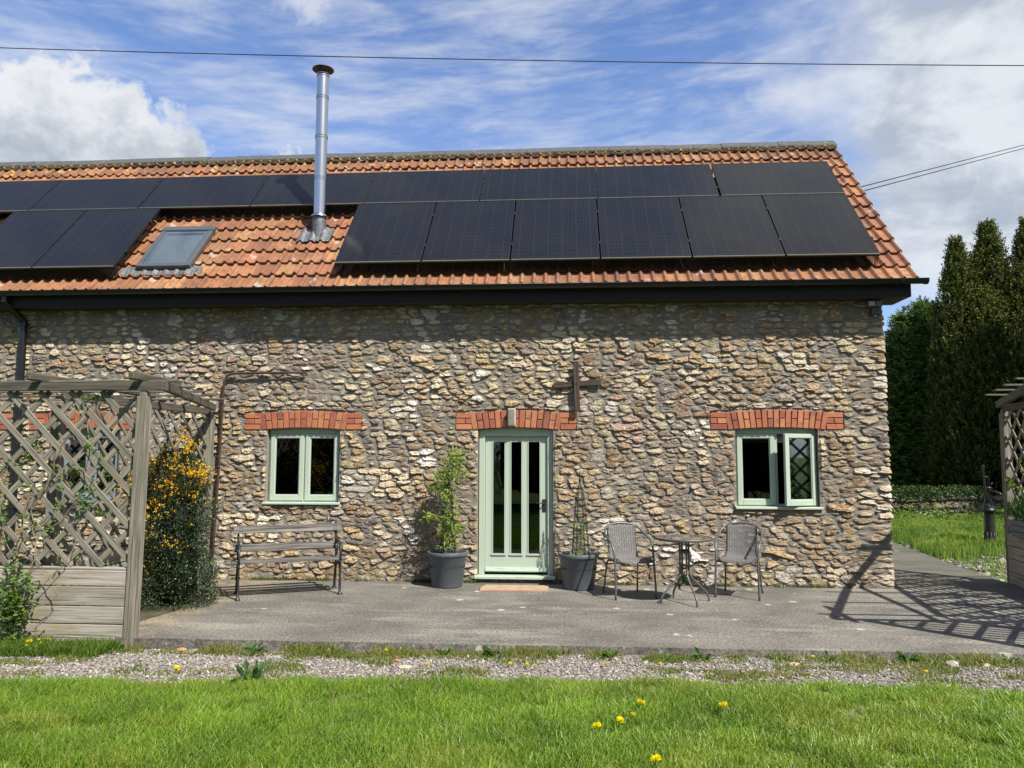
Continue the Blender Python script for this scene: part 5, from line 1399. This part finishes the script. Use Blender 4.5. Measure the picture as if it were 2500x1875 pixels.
# unseen trees placed right of frame to shade the low wall and yews
conifer('yew_tree', 'tall yew standing outside the photo on the right', 'tree', None, (13.4, 8.7, .1), [(0, 0, 8.6, 1.2, .5), (-1.2, .6, 7.6, 1.1, .5), (.9, .3, 7.5, 1.1, .5), (-.4, -1.2, 6.5, 1.2, .5)], 'yew', .45, .4)
conifer('yew_tree', 'third tall yew standing outside the photo on the right', 'tree', None, (14.8, 4.3, .1), [(0, 0, 8.4, 1.2, .5), (-1.2, .4, 7.4, 1.1, .5), (.9, .1, 7.0, 1.0, .5)], 'yew', .4, .4)
conifer('yew_tree', 'second tall yew standing outside the photo on the right', 'tree', None, (15.8, 7.2, .1), [(0, 0, 8.0, 1.2, .5), (-1.2, .4, 7.2, 1.1, .5)], 'yew', .4, .4)
# garden trees behind the photographer, mirrored in the window panes
for i, (x, y_, h) in enumerate(((-13, -17.0, 7.4), (-6.5, -16.4, 8.6), (0.5, -16.8, 8.2), (7.0, -16.5, 9.0), (13.5, -17.2, 8.4))):
    conifer('garden_tree', ('first', 'second', 'third', 'fourth', 'fifth')[i] + ' tree of the row behind the photographer, counted from the left', 'tree', 'trees behind the photographer', (x, y_, -.1), [(-1.6, 0, h * .85, 2.2, .5), (.2, .3, h, 2.6, .5), (1.9, -.2, h * .8, 2.2, .5)], 'yew', .12, .3)

# undergrowth in the shade under the conifers
def blades(name, P_, h, wd, col, label, cat=None, mat_='grass_blade', lean=.35, kind='stuff', droop=.5):
    n = len(P_); a = rng.uniform(0, 6.283, n); d = np.stack([np.cos(a), np.sin(a), np.zeros(n)], 1); sd = np.stack([-np.sin(a), np.cos(a), np.zeros(n)], 1)
    a2 = rng.uniform(0, 6.283, n); sd = np.stack([np.cos(a2), np.sin(a2) * .4, np.zeros(n)], 1)
    h = np.broadcast_to(h, (n,))[:, None]; wd = np.broadcast_to(wd, (n,))[:, None]; ln = (rng.random((n, 1)) * lean) * h
    up_ = np.array([[0, 0, 1.0]])
    m1 = P_ + up_ * h * .5 + d * ln * .35; m2 = P_ + up_ * h * (.86) + d * ln * .8; tp = P_ + up_ * h * (1 - droop * (ln / h)) + d * ln * 1.35
    V = np.stack([P_ - sd * wd * .5, P_ + sd * wd * .5, m1 + sd * wd * .5, m1 - sd * wd * .5, m2 + sd * wd * .32, m2 - sd * wd * .32, tp], 1).reshape(-1, 3)
    o = np.arange(n)[:, None] * 7
    F = np.concatenate([o + np.array([[0, 1, 2]]), o + np.array([[0, 2, 3]]), o + np.array([[3, 2, 4]]), o + np.array([[3, 4, 5]]), o + np.array([[5, 4, 6]])], 0)
    c = np.tile(col, (5, 1)) if len(col) == n else col
    ob = npmesh(name, V, F, mat_, None, c, 'FACE'); return tag(ob, label, cat, None, kind)
def hgt(x, y_):
    t = np.clip((x - 5.6) / 1.4, 0, 1) * np.clip(y_ / 2, 0, 1); return -.13 * (1 - t) + t * (-.02 + .02 * np.minimum(y_, 12))

def cluster_pts(n, x0, x1, y0, y1, dens_fn):
    x = rng.uniform(x0, x1, n); y_ = rng.uniform(y0, y1, n); k = rng.random(n) < dens_fn(x, y_); return x[k], y_[k]
# verge on the right
def edge_x(y_): return np.interp(y_, [.3, .9, 2.2, 3.6, 5.0, 9], [5.66, 5.64, 5.78, 5.95, 6.10, 6.3])
x, y_ = cluster_pts(60000, 5.6, 12, 1.2, 8.4, lambda x, y_: ss(x - edge_x(y_) + .35 * (fbm(x * 1.5, y_ * 1.5, 2, 12) - .5), .0, .22) * (.12 + .88 * ss(y_ + .5 * (fbm(x * 2, y_ * 2, 2, 19) - .5), 2.6, 3.4)) * .95)
P_ = np.stack([x, y_, hgt(x, y_)], 1); n = len(P_)
hh = .11 + .20 * fbm(x * 1.2, y_ * 1.2, 3, 13) ** 1.5 + .04 * rng.random(n)
col = np.where(fbm(x * 2, y_ * 2, 2, 14)[:, None] > .5, [[.25, .34, .06]], [[.16, .26, .045]]) * rng.uniform(.7, 1.3, (n, 1))
blades('verge_grass', P_, hh, .012, col, 'rough sunlit grass between the path and the low stone wall', 'grass')
x, y_ = cluster_pts(5200, 6.4, 12, 4.5, 8.3, lambda x, y_: ss(fbm(x * 1.3, y_ * 1.3, 2, 15), .45, .6)); n = len(x); P_ = np.stack([x, y_, hgt(x, y_) + rng.uniform(.05, .38, n) * ss(y_, 4, 8)], 1)
V, F, C = leaves(P_, np.stack([rng.normal(size=n), rng.normal(size=n) - .3, rng.normal(size=n) * .5 + .2], 1), rng.uniform(.06, .11, n), .055, np.where(rng.random((n, 1)) < .5, [[.13, .22, .04]], [[.09, .17, .03]]), .2)
tag(npmesh('nettles', V, F, 'leaf', None, C, 'FACE'), 'leafy nettles and weeds along the foot of the low wall', 'weeds', None, 'stuff')

# low dry-stone wall
def garden_wall():
    u = np.arange(6.6, 12.6, .022, dtype=np.float32); v = np.arange(-.05, .64, .022, dtype=np.float32); U, V = np.meshgrid(u, v); H, C, M_ = rubble(U, V, .34, .15, 9, 2.2, .8)
    C = C * .55 * np.array([.9, .95, .85]); top = .52 + .10 * fbm(U * 1.5, U * 0, 3, 77); z = np.minimum(V, top) + .14  # stones darkened, the wall's deep shade is put into their colour
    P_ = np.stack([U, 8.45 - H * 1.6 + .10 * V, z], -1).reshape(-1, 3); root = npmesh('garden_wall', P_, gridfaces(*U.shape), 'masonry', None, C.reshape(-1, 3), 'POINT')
    tag(root, 'low mossy dry-stone wall in deep shade behind the verge', 'wall')
    t_ = MB()
    for x in np.arange(6.6, 12.5, .31):
        w_ = .14 + random.random() * .03; z = .14 + .52 + .10 * float(fbm(np.float32(x) * 1.5, np.float32(0.), 3, 77)) - .05
        t_.obox((x + .15, 8.62, z), (w_, .01, random.uniform(-.01, .01)), (0, .17, 0), (0, 0, .045), col=rcol((.20, .19, .14), .3), bev=.02)
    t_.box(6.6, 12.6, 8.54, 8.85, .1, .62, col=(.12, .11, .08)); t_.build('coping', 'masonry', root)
garden_wall()
n = 9000; x = rng.uniform(6.8, 12.6, n); y_ = 8.7 + rng.normal(size=n) * .25; k = fbm(x * 1.6, x * 0 + 4, 3, 33) > rng.uniform(.35, .62, n); x, y_ = x[k], y_[k]; n = len(x)
V, F, C = leaves(np.stack([x, y_, .62 + rng.random(n) * .30], 1), rdir(n) + (0, -.3, .2), rng.uniform(.05, .09, n), .045, [.045, .085, .02], .35)
tag(npmesh('ivy', V, F, 'leaf', None, C, 'FACE'), 'dark ivy trailing over the top of the low stone wall', 'ivy', None, 'stuff')

# ------------------------------------------------------------------ old hand pump
pb = empty('water_pump', (7.14, 3.76, .03), 'black cast-iron hand pump standing in the grass right of the barn', 'water pump')
m_ = MB(); m_.lathe([(0, -.1), (.100, -.1), (.094, .02), (.082, .30), (.076, .48), (.072, .60), (.078, .64), (.106, .66), (.112, .68), (.106, .70), (.094, .71), (.098, .74), (.088, .77), (.070, .79), (.058, .84), (.055, 1.04), (.062, 1.05), (.062, 1.07), (.03, 1.08), (0, 1.08)], n=24)
for k in range(10): a = k * .628; m_.tube([(.095 * math.cos(a), .095 * math.sin(a), .05), (.083 * math.cos(a), .083 * math.sin(a), .32)], .008, 5)
m_.build('body', 'pump_iron', pb)
m_ = MB(); m_.tube(smooth_path([(-.085, -.07, 1.44), (-.10, -.07, 1.38), (-.085, -.07, 1.15), (-.07, -.07, .98), (-.03, -.06, .86), (.01, -.03, .80)], 4), [.026] * 5 + [.020] * 14 + [.024] * 2, 8); m_.tube([(-.075, -.07, 1.25), (.0, -.04, 1.24), (.02, 0, 1.06)], .014, 6); m_.build('handle', 'pump_iron', pb)
m_ = MB(); m_.tube([(.0, 0, .98), (.07, -.10, .99), (.11, -.17, .96), (.115, -.18, .93)], [.034, .030, .027, .03], 10); m_.tube([(.06, 0, 1.08), (.06, 0, 1.13), (.09, 0, 1.14)], .012, 6); m_.build('spout', 'pump_iron', pb)

# ------------------------------------------------------------------ gravel, stones
def ico():
    t = (1 + 5 ** .5) / 2; v = np.array([(-1, t, 0), (1, t, 0), (-1, -t, 0), (1, -t, 0), (0, -1, t), (0, 1, t), (0, -1, -t), (0, 1, -t), (t, 0, -1), (t, 0, 1), (-t, 0, -1), (-t, 0, 1)], float); v /= np.linalg.norm(v[0])
    f = np.array([(0, 11, 5), (0, 5, 1), (0, 1, 7), (0, 7, 10), (0, 10, 11), (1, 5, 9), (5, 11, 4), (11, 10, 2), (10, 7, 6), (7, 1, 8), (3, 9, 4), (3, 4, 2), (3, 2, 6), (3, 6, 8), (3, 8, 9), (4, 9, 5), (2, 4, 11), (6, 2, 10), (8, 6, 7), (9, 8, 1)]); return v, f
IV, IF = ico()
def pebbles(name, P_, size, label, pal, kind='stuff'):
    n = len(P_); s = np.broadcast_to(size, (n,))[:, None, None]; v = IV[None] * (1 + rng.uniform(-.32, .32, (n, 12, 1))) * np.stack([rng.uniform(.7, 1.4, n), rng.uniform(.7, 1.2, n), rng.uniform(.45, .85, n)], 1)[:, None, :]
    a = rng.uniform(0, 6.28, n); c_, s_ = np.cos(a), np.sin(a); b = rng.uniform(-.5, .5, n)
    x = v[..., 0] * c_[:, None] - v[..., 1] * s_[:, None]; y_ = v[..., 0] * s_[:, None] + v[..., 1] * c_[:, None]; z = v[..., 2] + b[:, None] * x
    V = np.stack([x, y_, z], -1) * s + P_[:, None, :]; F = (IF[None] + np.arange(n)[:, None, None] * 12).reshape(-1, 3)
    pal = np.array(pal); col = np.repeat(pal[rng.integers(0, len(pal), n)] * rng.uniform(.75, 1.25, (n, 1)), 20, 0)
    return tag(npmesh(name, V.reshape(-1, 3), F, 'pebble', None, col, 'FACE'), label, 'gravel', None, kind)
n = 42000; x = rng.uniform(-6.0, 6.2, n); y_ = rng.uniform(-4.38, -3.30, n)
z = -0.095 + 0.006 * (x + 4) + 0.022 * (fbm(x * 2.2, y_ * 3.0, 3, 4) - .5) + rng.uniform(0, .010, n)
pebbles('gravel', np.stack([x, y_, z], 1), rng.uniform(.005, .0125, n) * (1 + .5 * (rng.random(n) < .03)), 'pale pinkish gravel strip between the paving and the lawn',
        [(.29, .26, .225), (.35, .315, .275), (.23, .20, .17), (.42, .385, .34), (.28, .23, .19), (.17, .155, .14), (.33, .29, .25), (.50, .475, .43)])
n = 2600; x, y_ = cluster_pts(n, 5.6, 9, .6, 6.5, lambda x, y_: (x > edge_x(y_) - .04) * np.where(y_ < 3.3, .9, (1 - ss(x - edge_x(y_), .1, .5)) * .5)); x2, y2 = cluster_pts(600, -8, 8, -3.5, -3.28, lambda x, y_: x * 0 + .5)
pebbles('rubble', np.stack([x, y_, hgt(x, y_) + .015], 1), rng.uniform(.018, .05, len(x)), 'pale broken stones along the edge of the path right of the barn', [(.25, .23, .19), (.32, .295, .25), (.18, .16, .13), (.38, .36, .32)])
def rock(name, loc, s, col, label):
    m_ = MB(); v = IV * (1 + rng.uniform(-.2, .2, (12, 1))) * np.array(s); m_.add([tuple(q) for q in v], [tuple(int(i) for i in f) for f in IF], col); o = m_.build(name, 'pebble'); o.location = loc; tag(o, label, 'stone')
rock('stone', (3.03, -3.50, -.03), (.055, .04, .05), (.52, .46, .40), 'biggest pale angular stone on the gravel near the right')
rock('stone', (1.80, -3.50, -.05), (.05, .03, .025), (.55, .47, .33), 'squarish buff stone on the gravel below the right-hand window')
rock('stone', (3.32, -3.44, -.04), (.04, .03, .022), (.60, .54, .38), 'flat yellowish stone just right of the biggest pale stone')
rock('stone', (-1.30, -3.75, -.07), (.065, .03, .018), (.58, .49, .34), 'flat cream stone lying on the gravel left of centre')
rock('brick_piece', (-3.35, -3.36, -.07), (.05, .03, .025), (.50, .26, .11), 'orange brown brick chip at the foot of the slab near the left pergola post')
rock('brick_piece', (-2.05, -3.36, -.06), (.03, .03, .035), (.46, .20, .08), 'orange brick chip standing against the slab edge below the bench')
rock('brick_piece', (-1.42, -3.55, -.07), (.04, .02, .015), (.55, .21, .10), 'small red brick chip on the gravel below the left pot')
m_ = MB()
rock('stone', (6.62, 2.45, .0), (.07, .05, .09), (.50, .46, .38), 'upright pale stone at the path edge beyond the barn corner')

# ------------------------------------------------------------------ lawn, weeds
def lawn_edge(x): return np.interp(x, [-9, -4.4, -.5, 3.4, 9], [-4.42, -4.37, -4.13, -4.15, -4.12]) - .07 * (fbm(x * 3, x * 0, 3, 41) - .5)
n = 285000; x = rng.uniform(-7.0, 6.4, n); y_ = -4.02 - rng.random(n) ** 1.12 * 2.75
k = (y_ < lawn_edge(x) + .06 * rng.random(n) ** 2) & (np.abs(x + .28) < (y_ + 10) * .72 + 2.2); x, y_ = x[k], y_[k]; n = len(x)
z = -0.095 + 0.006 * (x + 4) - .012
ph = fbm(x * 1.7, y_ * 2.2, 3, 42); tf = fbm(x * 9, y_ * 9, 2, 43)
hh = (.030 + .085 * ph ** 1.3 + .055 * tf * rng.random(n) + .03 * rng.random(n) ** 2); hh = hh * (1 - .25 * ss(y_ - lawn_edge(x), -.25, 0)); 
c0 = np.array([[.15, .28, .028]]); c1 = np.array([[.32, .45, .055]]); mm = np.clip(tf * 1.1 - .1 + rng.normal(size=n) * .22, 0, 1)[:, None]; col = c0 * (1 - mm) + c1 * mm
dry = rng.random(n) < .06; col[dry] = [.38, .35, .17]
yl = ss(fbm(x * 1.4 + 5, y_ * 2.1, 3, 81), .48, .66)[:, None]; col = col * (1 - .5 * yl) + .5 * yl * np.array([[.30, .34, .06]])
dg = ss(fbm(x * 2.4 + 9, y_ * 3.1, 3, 82), .52, .66)[:, None]; col = col * (1 - .25 * dg) + .25 * dg * np.array([[.07, .16, .025]])
col *= (.80 + .38 * fbm(x * 2.9, y_ * 4.2, 3, 44))[:, None]; hh *= .78 + .5 * fbm(x * 4.5, y_ * 6, 2, 83); thin = ss(fbm(x * 3.3, y_ * 4.4, 2, 84), .62, .72); hh = hh * (1 - .6 * thin)
blades('lawn_grass', np.stack([x, y_, z], 1), hh, rng.uniform(.0038, .0078, n), col, 'bright green unmown lawn across the foreground', 'lawn', lean=1.0)
n = 60000; x = rng.uniform(-14, 14, n); y_ = rng.uniform(-13, -4.1, n); k = (y_ < lawn_edge(x) - .02) & ~((np.abs(x + .28) < (y_ + 10) * .72 + 2.1) & (y_ > -6.6)); x, y_ = x[k], y_[k]; n = len(x)
blades('outer_lawn_grass', np.stack([x, y_, x * 0 - .11], 1), rng.uniform(.06, .12, n), .010, np.array([[.11, .21, .025]]) * rng.uniform(.7, 1.3, (n, 1)), 'lawn continuing outside the photo around the photographer', 'lawn', lean=.9)
# mossy growth along the slab edge and in the gravel
def wd(x, y_):
    e = ss(y_, -3.55, -3.30) * .55; pz = fbm(x * 2.6, y_ * 5, 3, 45); return np.clip(ss(pz, .51, .66) * (.45 + e) + 1.2 * e * ss(fbm(x * 5, y_ * 6, 2, 46), .32, .55), 0, 1) * np.where(y_ < -3.9, .45, 1)
x, y_ = cluster_pts(190000, -6.5, 7.5, -4.3, -3.275, wd); n = len(x); z = -0.095 + 0.006 * (x + 4) + .004
q = fbm(x * 3, y_ * 3, 2, 47)[:, None]; col = (np.array([[.24, .25, .055]]) * q + np.array([[.12, .19, .03]]) * (1 - q)) * rng.uniform(.7, 1.3, (n, 1)); br = rng.random(n) < .12; col[br] = [.33, .24, .12]
hh = .014 + .050 * rng.random(n) * fbm(x * 5, y_ * 5, 2, 48) + .075 * ss(y_, -3.50, -3.3) * rng.random(n) ** 2 * ss(fbm(x * 3.3, y_ * 2, 2, 58), .4, .65)
blades('moss_and_weeds', np.stack([x, y_, z], 1), hh, .008, col, 'yellow-green moss and fine weeds creeping over the gravel', 'weeds', lean=1.2)
# rosette weeds, one by one
def rosette(name, x, y_, r, n, col, label, up=.5, group=None):
    zz = -0.095 + 0.006 * (x + 4); root = empty(name, (x, y_, zz), label, 'weed', group); a = rng.uniform(0, 6.28, n); d = np.stack([np.cos(a), np.sin(a), rng.uniform(.1, 1.0, n) * up * 2], 1); L = r * rng.uniform(.6, 1.1, n)
    parts = []
    b = np.zeros((n, 3)) + rng.normal(scale=r * .08, size=(n, 3)) * (1, 1, 0)
    for s0, s1, w_ in ((0, .62, .24), (.5, 1.05, .26)):
        dd = unit(d) - np.array([0, 0, s0 * .6]); parts.append(leaves(b + unit(d) * (L * s0)[:, None], dd, L * (s1 - s0), L * w_, col, .2, .3))
    V, F, C = merge(parts); npmesh('leaves', V, F, 'leaf', root, C, 'FACE'); return root
rosette('dock_plant', -2.36, -4.26, .20, 16, [.055, .12, .03], 'large broad-leaved dock at the lawn edge below the bench', 1.1)
for i, (x, y_, r, lab) in enumerate(((-2.70, -3.36, .13, 'dandelion rosette at the slab edge just right of the brick chip, below the bench'), (-1.05, -3.36, .11, 'leafy rosette at the slab edge below the door'), (-.62, -3.37, .13, 'wide leafy rosette at the slab edge below and right of the door'), (.35, -3.36, .10, 'leafy rosette at the slab edge below the first chair'), (1.12, -3.36, .12, 'leafy rosette at the slab edge below the round table'), (2.15, -3.33, .10, 'low rosette at the slab edge below the open window'), (2.75, -3.36, .13, 'dark leafy rosette at the slab edge left of the biggest pale stone'), (3.55, -3.34, .10, 'rosette at the slab edge near the right photo edge'), (-3.95, -3.40, .12, 'weed tuft at the foot of the left pergola post'), (-4.30, -3.36, .12, 'weed tuft in front of the left planter boards'))):
    rosette('weed_rosette', x, y_, r, 22, [.10, .19, .035] if i % 2 else [.07, .15, .03], lab, .7, 'leafy weeds along the slab edge')
x, y_ = cluster_pts(9000, -6.5, -3.98, -3.62, -3.26, lambda x, y_: ss(fbm(x * 4, y_ * 4, 2, 49), .3, .6)); n = len(x)
blades('planter_weeds', np.stack([x, y_, x * 0 - .09], 1), rng.uniform(.03, .12, n), .009, np.array([[.13, .21, .03]]) * rng.uniform(.6, 1.3, (n, 1)), 'green weeds growing along the foot of the left planter', 'weeds', lean=.9)
# a few weeds at the foot of the barn
rosette('wall_weed', .78, -.06, .05, 14, [.08, .16, .03], 'tiny weed at the foot of the wall behind the first chair', .8).location.z = 0
rosette('wall_fern', 1.43, -.08, .12, 30, [.06, .12, .03], 'small leafy weed at the foot of the wall behind the round table', 1.4).location.z = .05
def stub():
    m_ = MB(); m_.prism([(-.16, -.10), (.14, -.12), (.17, .02), (-.10, .06)], .0, .13, ax='z'); V = []
    return m_

x, y_ = cluster_pts(5200, -4.4, 4.0, -.10, -.015, lambda x, y_: ss(fbm(x * 3.1, x * 0, 3, 88), .46, .62)); n = len(x)
blades('wall_foot_weeds', np.stack([x, y_, x * 0], 1), rng.uniform(.01, .05, n), .008, np.array([[.12, .15, .04]]) * rng.uniform(.5, 1.3, (n, 1)), 'moss and tiny weeds where the paving meets the barn wall', 'weeds', lean=1.2)

# dandelions and daisies
def dandelion_proto(r):
    root = empty('dandelion', (0, 0, 0), None, 'flower'); n = 110; a = rng.uniform(0, 6.28, n); e = rng.uniform(0, 1, n); d = np.stack([np.cos(a), np.sin(a), .12 + 1.5 * (1 - e)], 1)
    V, F, C = leaves(np.zeros((n, 3)) + (0, 0, .0), d, r * rng.uniform(.8, 1.05, n), r * .22, np.where(rng.random((n, 1)) < .3, [[.95, .70, .01]], [[1.0, .86, .02]]), .06); npmesh('flower_head', V, F, 'petal', root, C, 'FACE')
    m_ = MB(); m_.tube([(0, 0, -.001), (0, .006, -.05), (.004, .01, -.10)], .0024, 6, col=(.16, .22, .06)); m_.build('stalk', 'leaf', root); return root
big = dandelion_proto(.035); small = dandelion_proto(.020)
DL = [(.465, -4.82, .012, big, 'largest dandelion in the lawn, top of the right-hand flower trio'), (.311, -5.13, .0, big, 'dandelion in the lawn, middle of the flower trio'), (.168, -5.24, .0, big, 'dandelion in the lawn, lowest left of the flower trio'), (.993, -4.79, .0, big, 'lone dandelion in the lawn right of the flower trio'), (.459, -5.73, .005, big, 'dandelion at the very bottom of the photo'), (.40, -4.97, -.01, small, 'tiny half-open dandelion between the top two of the trio'),
      (-1.546, -3.38, -.045, small, 'dandelion at the slab edge below the left pot'), (-1.121, -3.76, -.05, small, 'small dandelion on the gravel below the left side of the door'), (-.465, -3.71, -.045, small, 'dandelion on the gravel below the right side of the door'), (-.327, -3.73, -.045, small, 'dandelion on the gravel, left of a close pair'), (-.265, -3.76, -.045, small, 'dandelion on the gravel, right of a close pair'), (.292, -3.64, -.045, small, 'dandelion on the gravel below the first chair'), (.726, -3.63, -.045, small, 'dandelion on the gravel below the round table'),
      (-4.602, -3.31, -.03, small, 'highest dandelion of the bunch at the far-left planter'), (-4.705, -3.42, -.03, big, 'broad dandelion of the bunch at the far-left planter'), (-4.647, -3.38, -.02, small, 'dandelion just right of the broad one at the far-left planter'), (-4.665, -3.50, -.04, small, 'lowest dandelion of the bunch at the far-left planter'), (-4.571, -3.45, -.03, small, 'rightmost low dandelion of the bunch at the far-left planter'), (-4.83, -3.55, -.04, small, 'leftmost dandelion at the left photo edge'), (-2.944, -4.24, .0, big, 'dandelion at the lawn edge left of the dock plant'), (2.735, -3.72, -.04, small, 'small dandelion on the gravel left of the biggest pale stone'), (2.001, -3.36, -.035, small, 'small dandelion at the slab edge below the open window')]
used = set()
for x, y_, z, pr_, lab in DL:
    if id(pr_) not in used: o = pr_; used.add(id(pr_))
    else: o = copy_tree(pr_)
    o.location = (x, y_, z + .012); o.rotation_euler = (random.uniform(-.35, .1) + .25, random.uniform(-.2, .2), random.uniform(0, 6)); tag(o, lab, 'flower', 'dandelions')
for i, (x, y_, lab) in enumerate(((-3.50, -4.33, 'white daisy at the lawn edge, lower of the pair'), (-3.40, -4.24, 'white daisy at the lawn edge, upper of the pair'))):
    root = empty('daisy', (x, y_, .0), lab, 'flower', 'daisies'); n = 22; a = np.arange(n) * 6.283 / n
    V, F, C = leaves(np.zeros((n, 3)), np.stack([np.cos(a), np.sin(a), np.full(n, .25)], 1), .014, .004, [.78, .76, .74], .05); npmesh('petals', V, F, 'petal', root, C, 'FACE')
    m_ = MB(); m_.tube([(0, 0, 0), (0, 0, -.09)], .002, 5, col=(.1, .2, .04)); m_.build('stalk', 'leaf', root); m_ = MB(); m_.lathe([(0, .005), (.004, .003), (.005, 0), (0, 0)], n=8, col=(.8, .5, .02)); m_.build('centre', 'petal', root)

# ------------------------------------------------------------------ wires
def wire(pts, r, label):
    m_ = MB(); m_.tube(pts, r, 6); tag(m_.build('overhead_wire', 'cable', None, pts[0]), label, 'wire')
wire([(x, 3.0, 8.66 - .0548 * (x + .95) + .00075 * ((x + 1.4) ** 2 - 80)) for x in np.linspace(-45, 45, 46)], .0085, 'single dark cable crossing the whole sky above the barn')
def line(p, q, sag=.0): return [tuple(Vector(p).lerp(Vector(q), t) - Vector((0, 0, sag * 4 * t * (1 - t)))) for t in np.linspace(0, 1, 24)]
def ext(a, b, k): return tuple(np.array(a) + (np.array(b) - np.array(a)) * k)
wire(line((4.28, 1.35, 5.56), ext((4.28, 1.35, 5.56), (10.571, 8.0, 8.80), 3.0), .0), .0075, 'upper of two thin wires leaving the barn gable to the right')
wire(line((4.28, 1.40, 5.50), ext((4.28, 1.40, 5.50), (10.567, 8.0, 8.72), 3.0), .0), .0075, 'lower of two thin wires leaving the barn gable to the right')
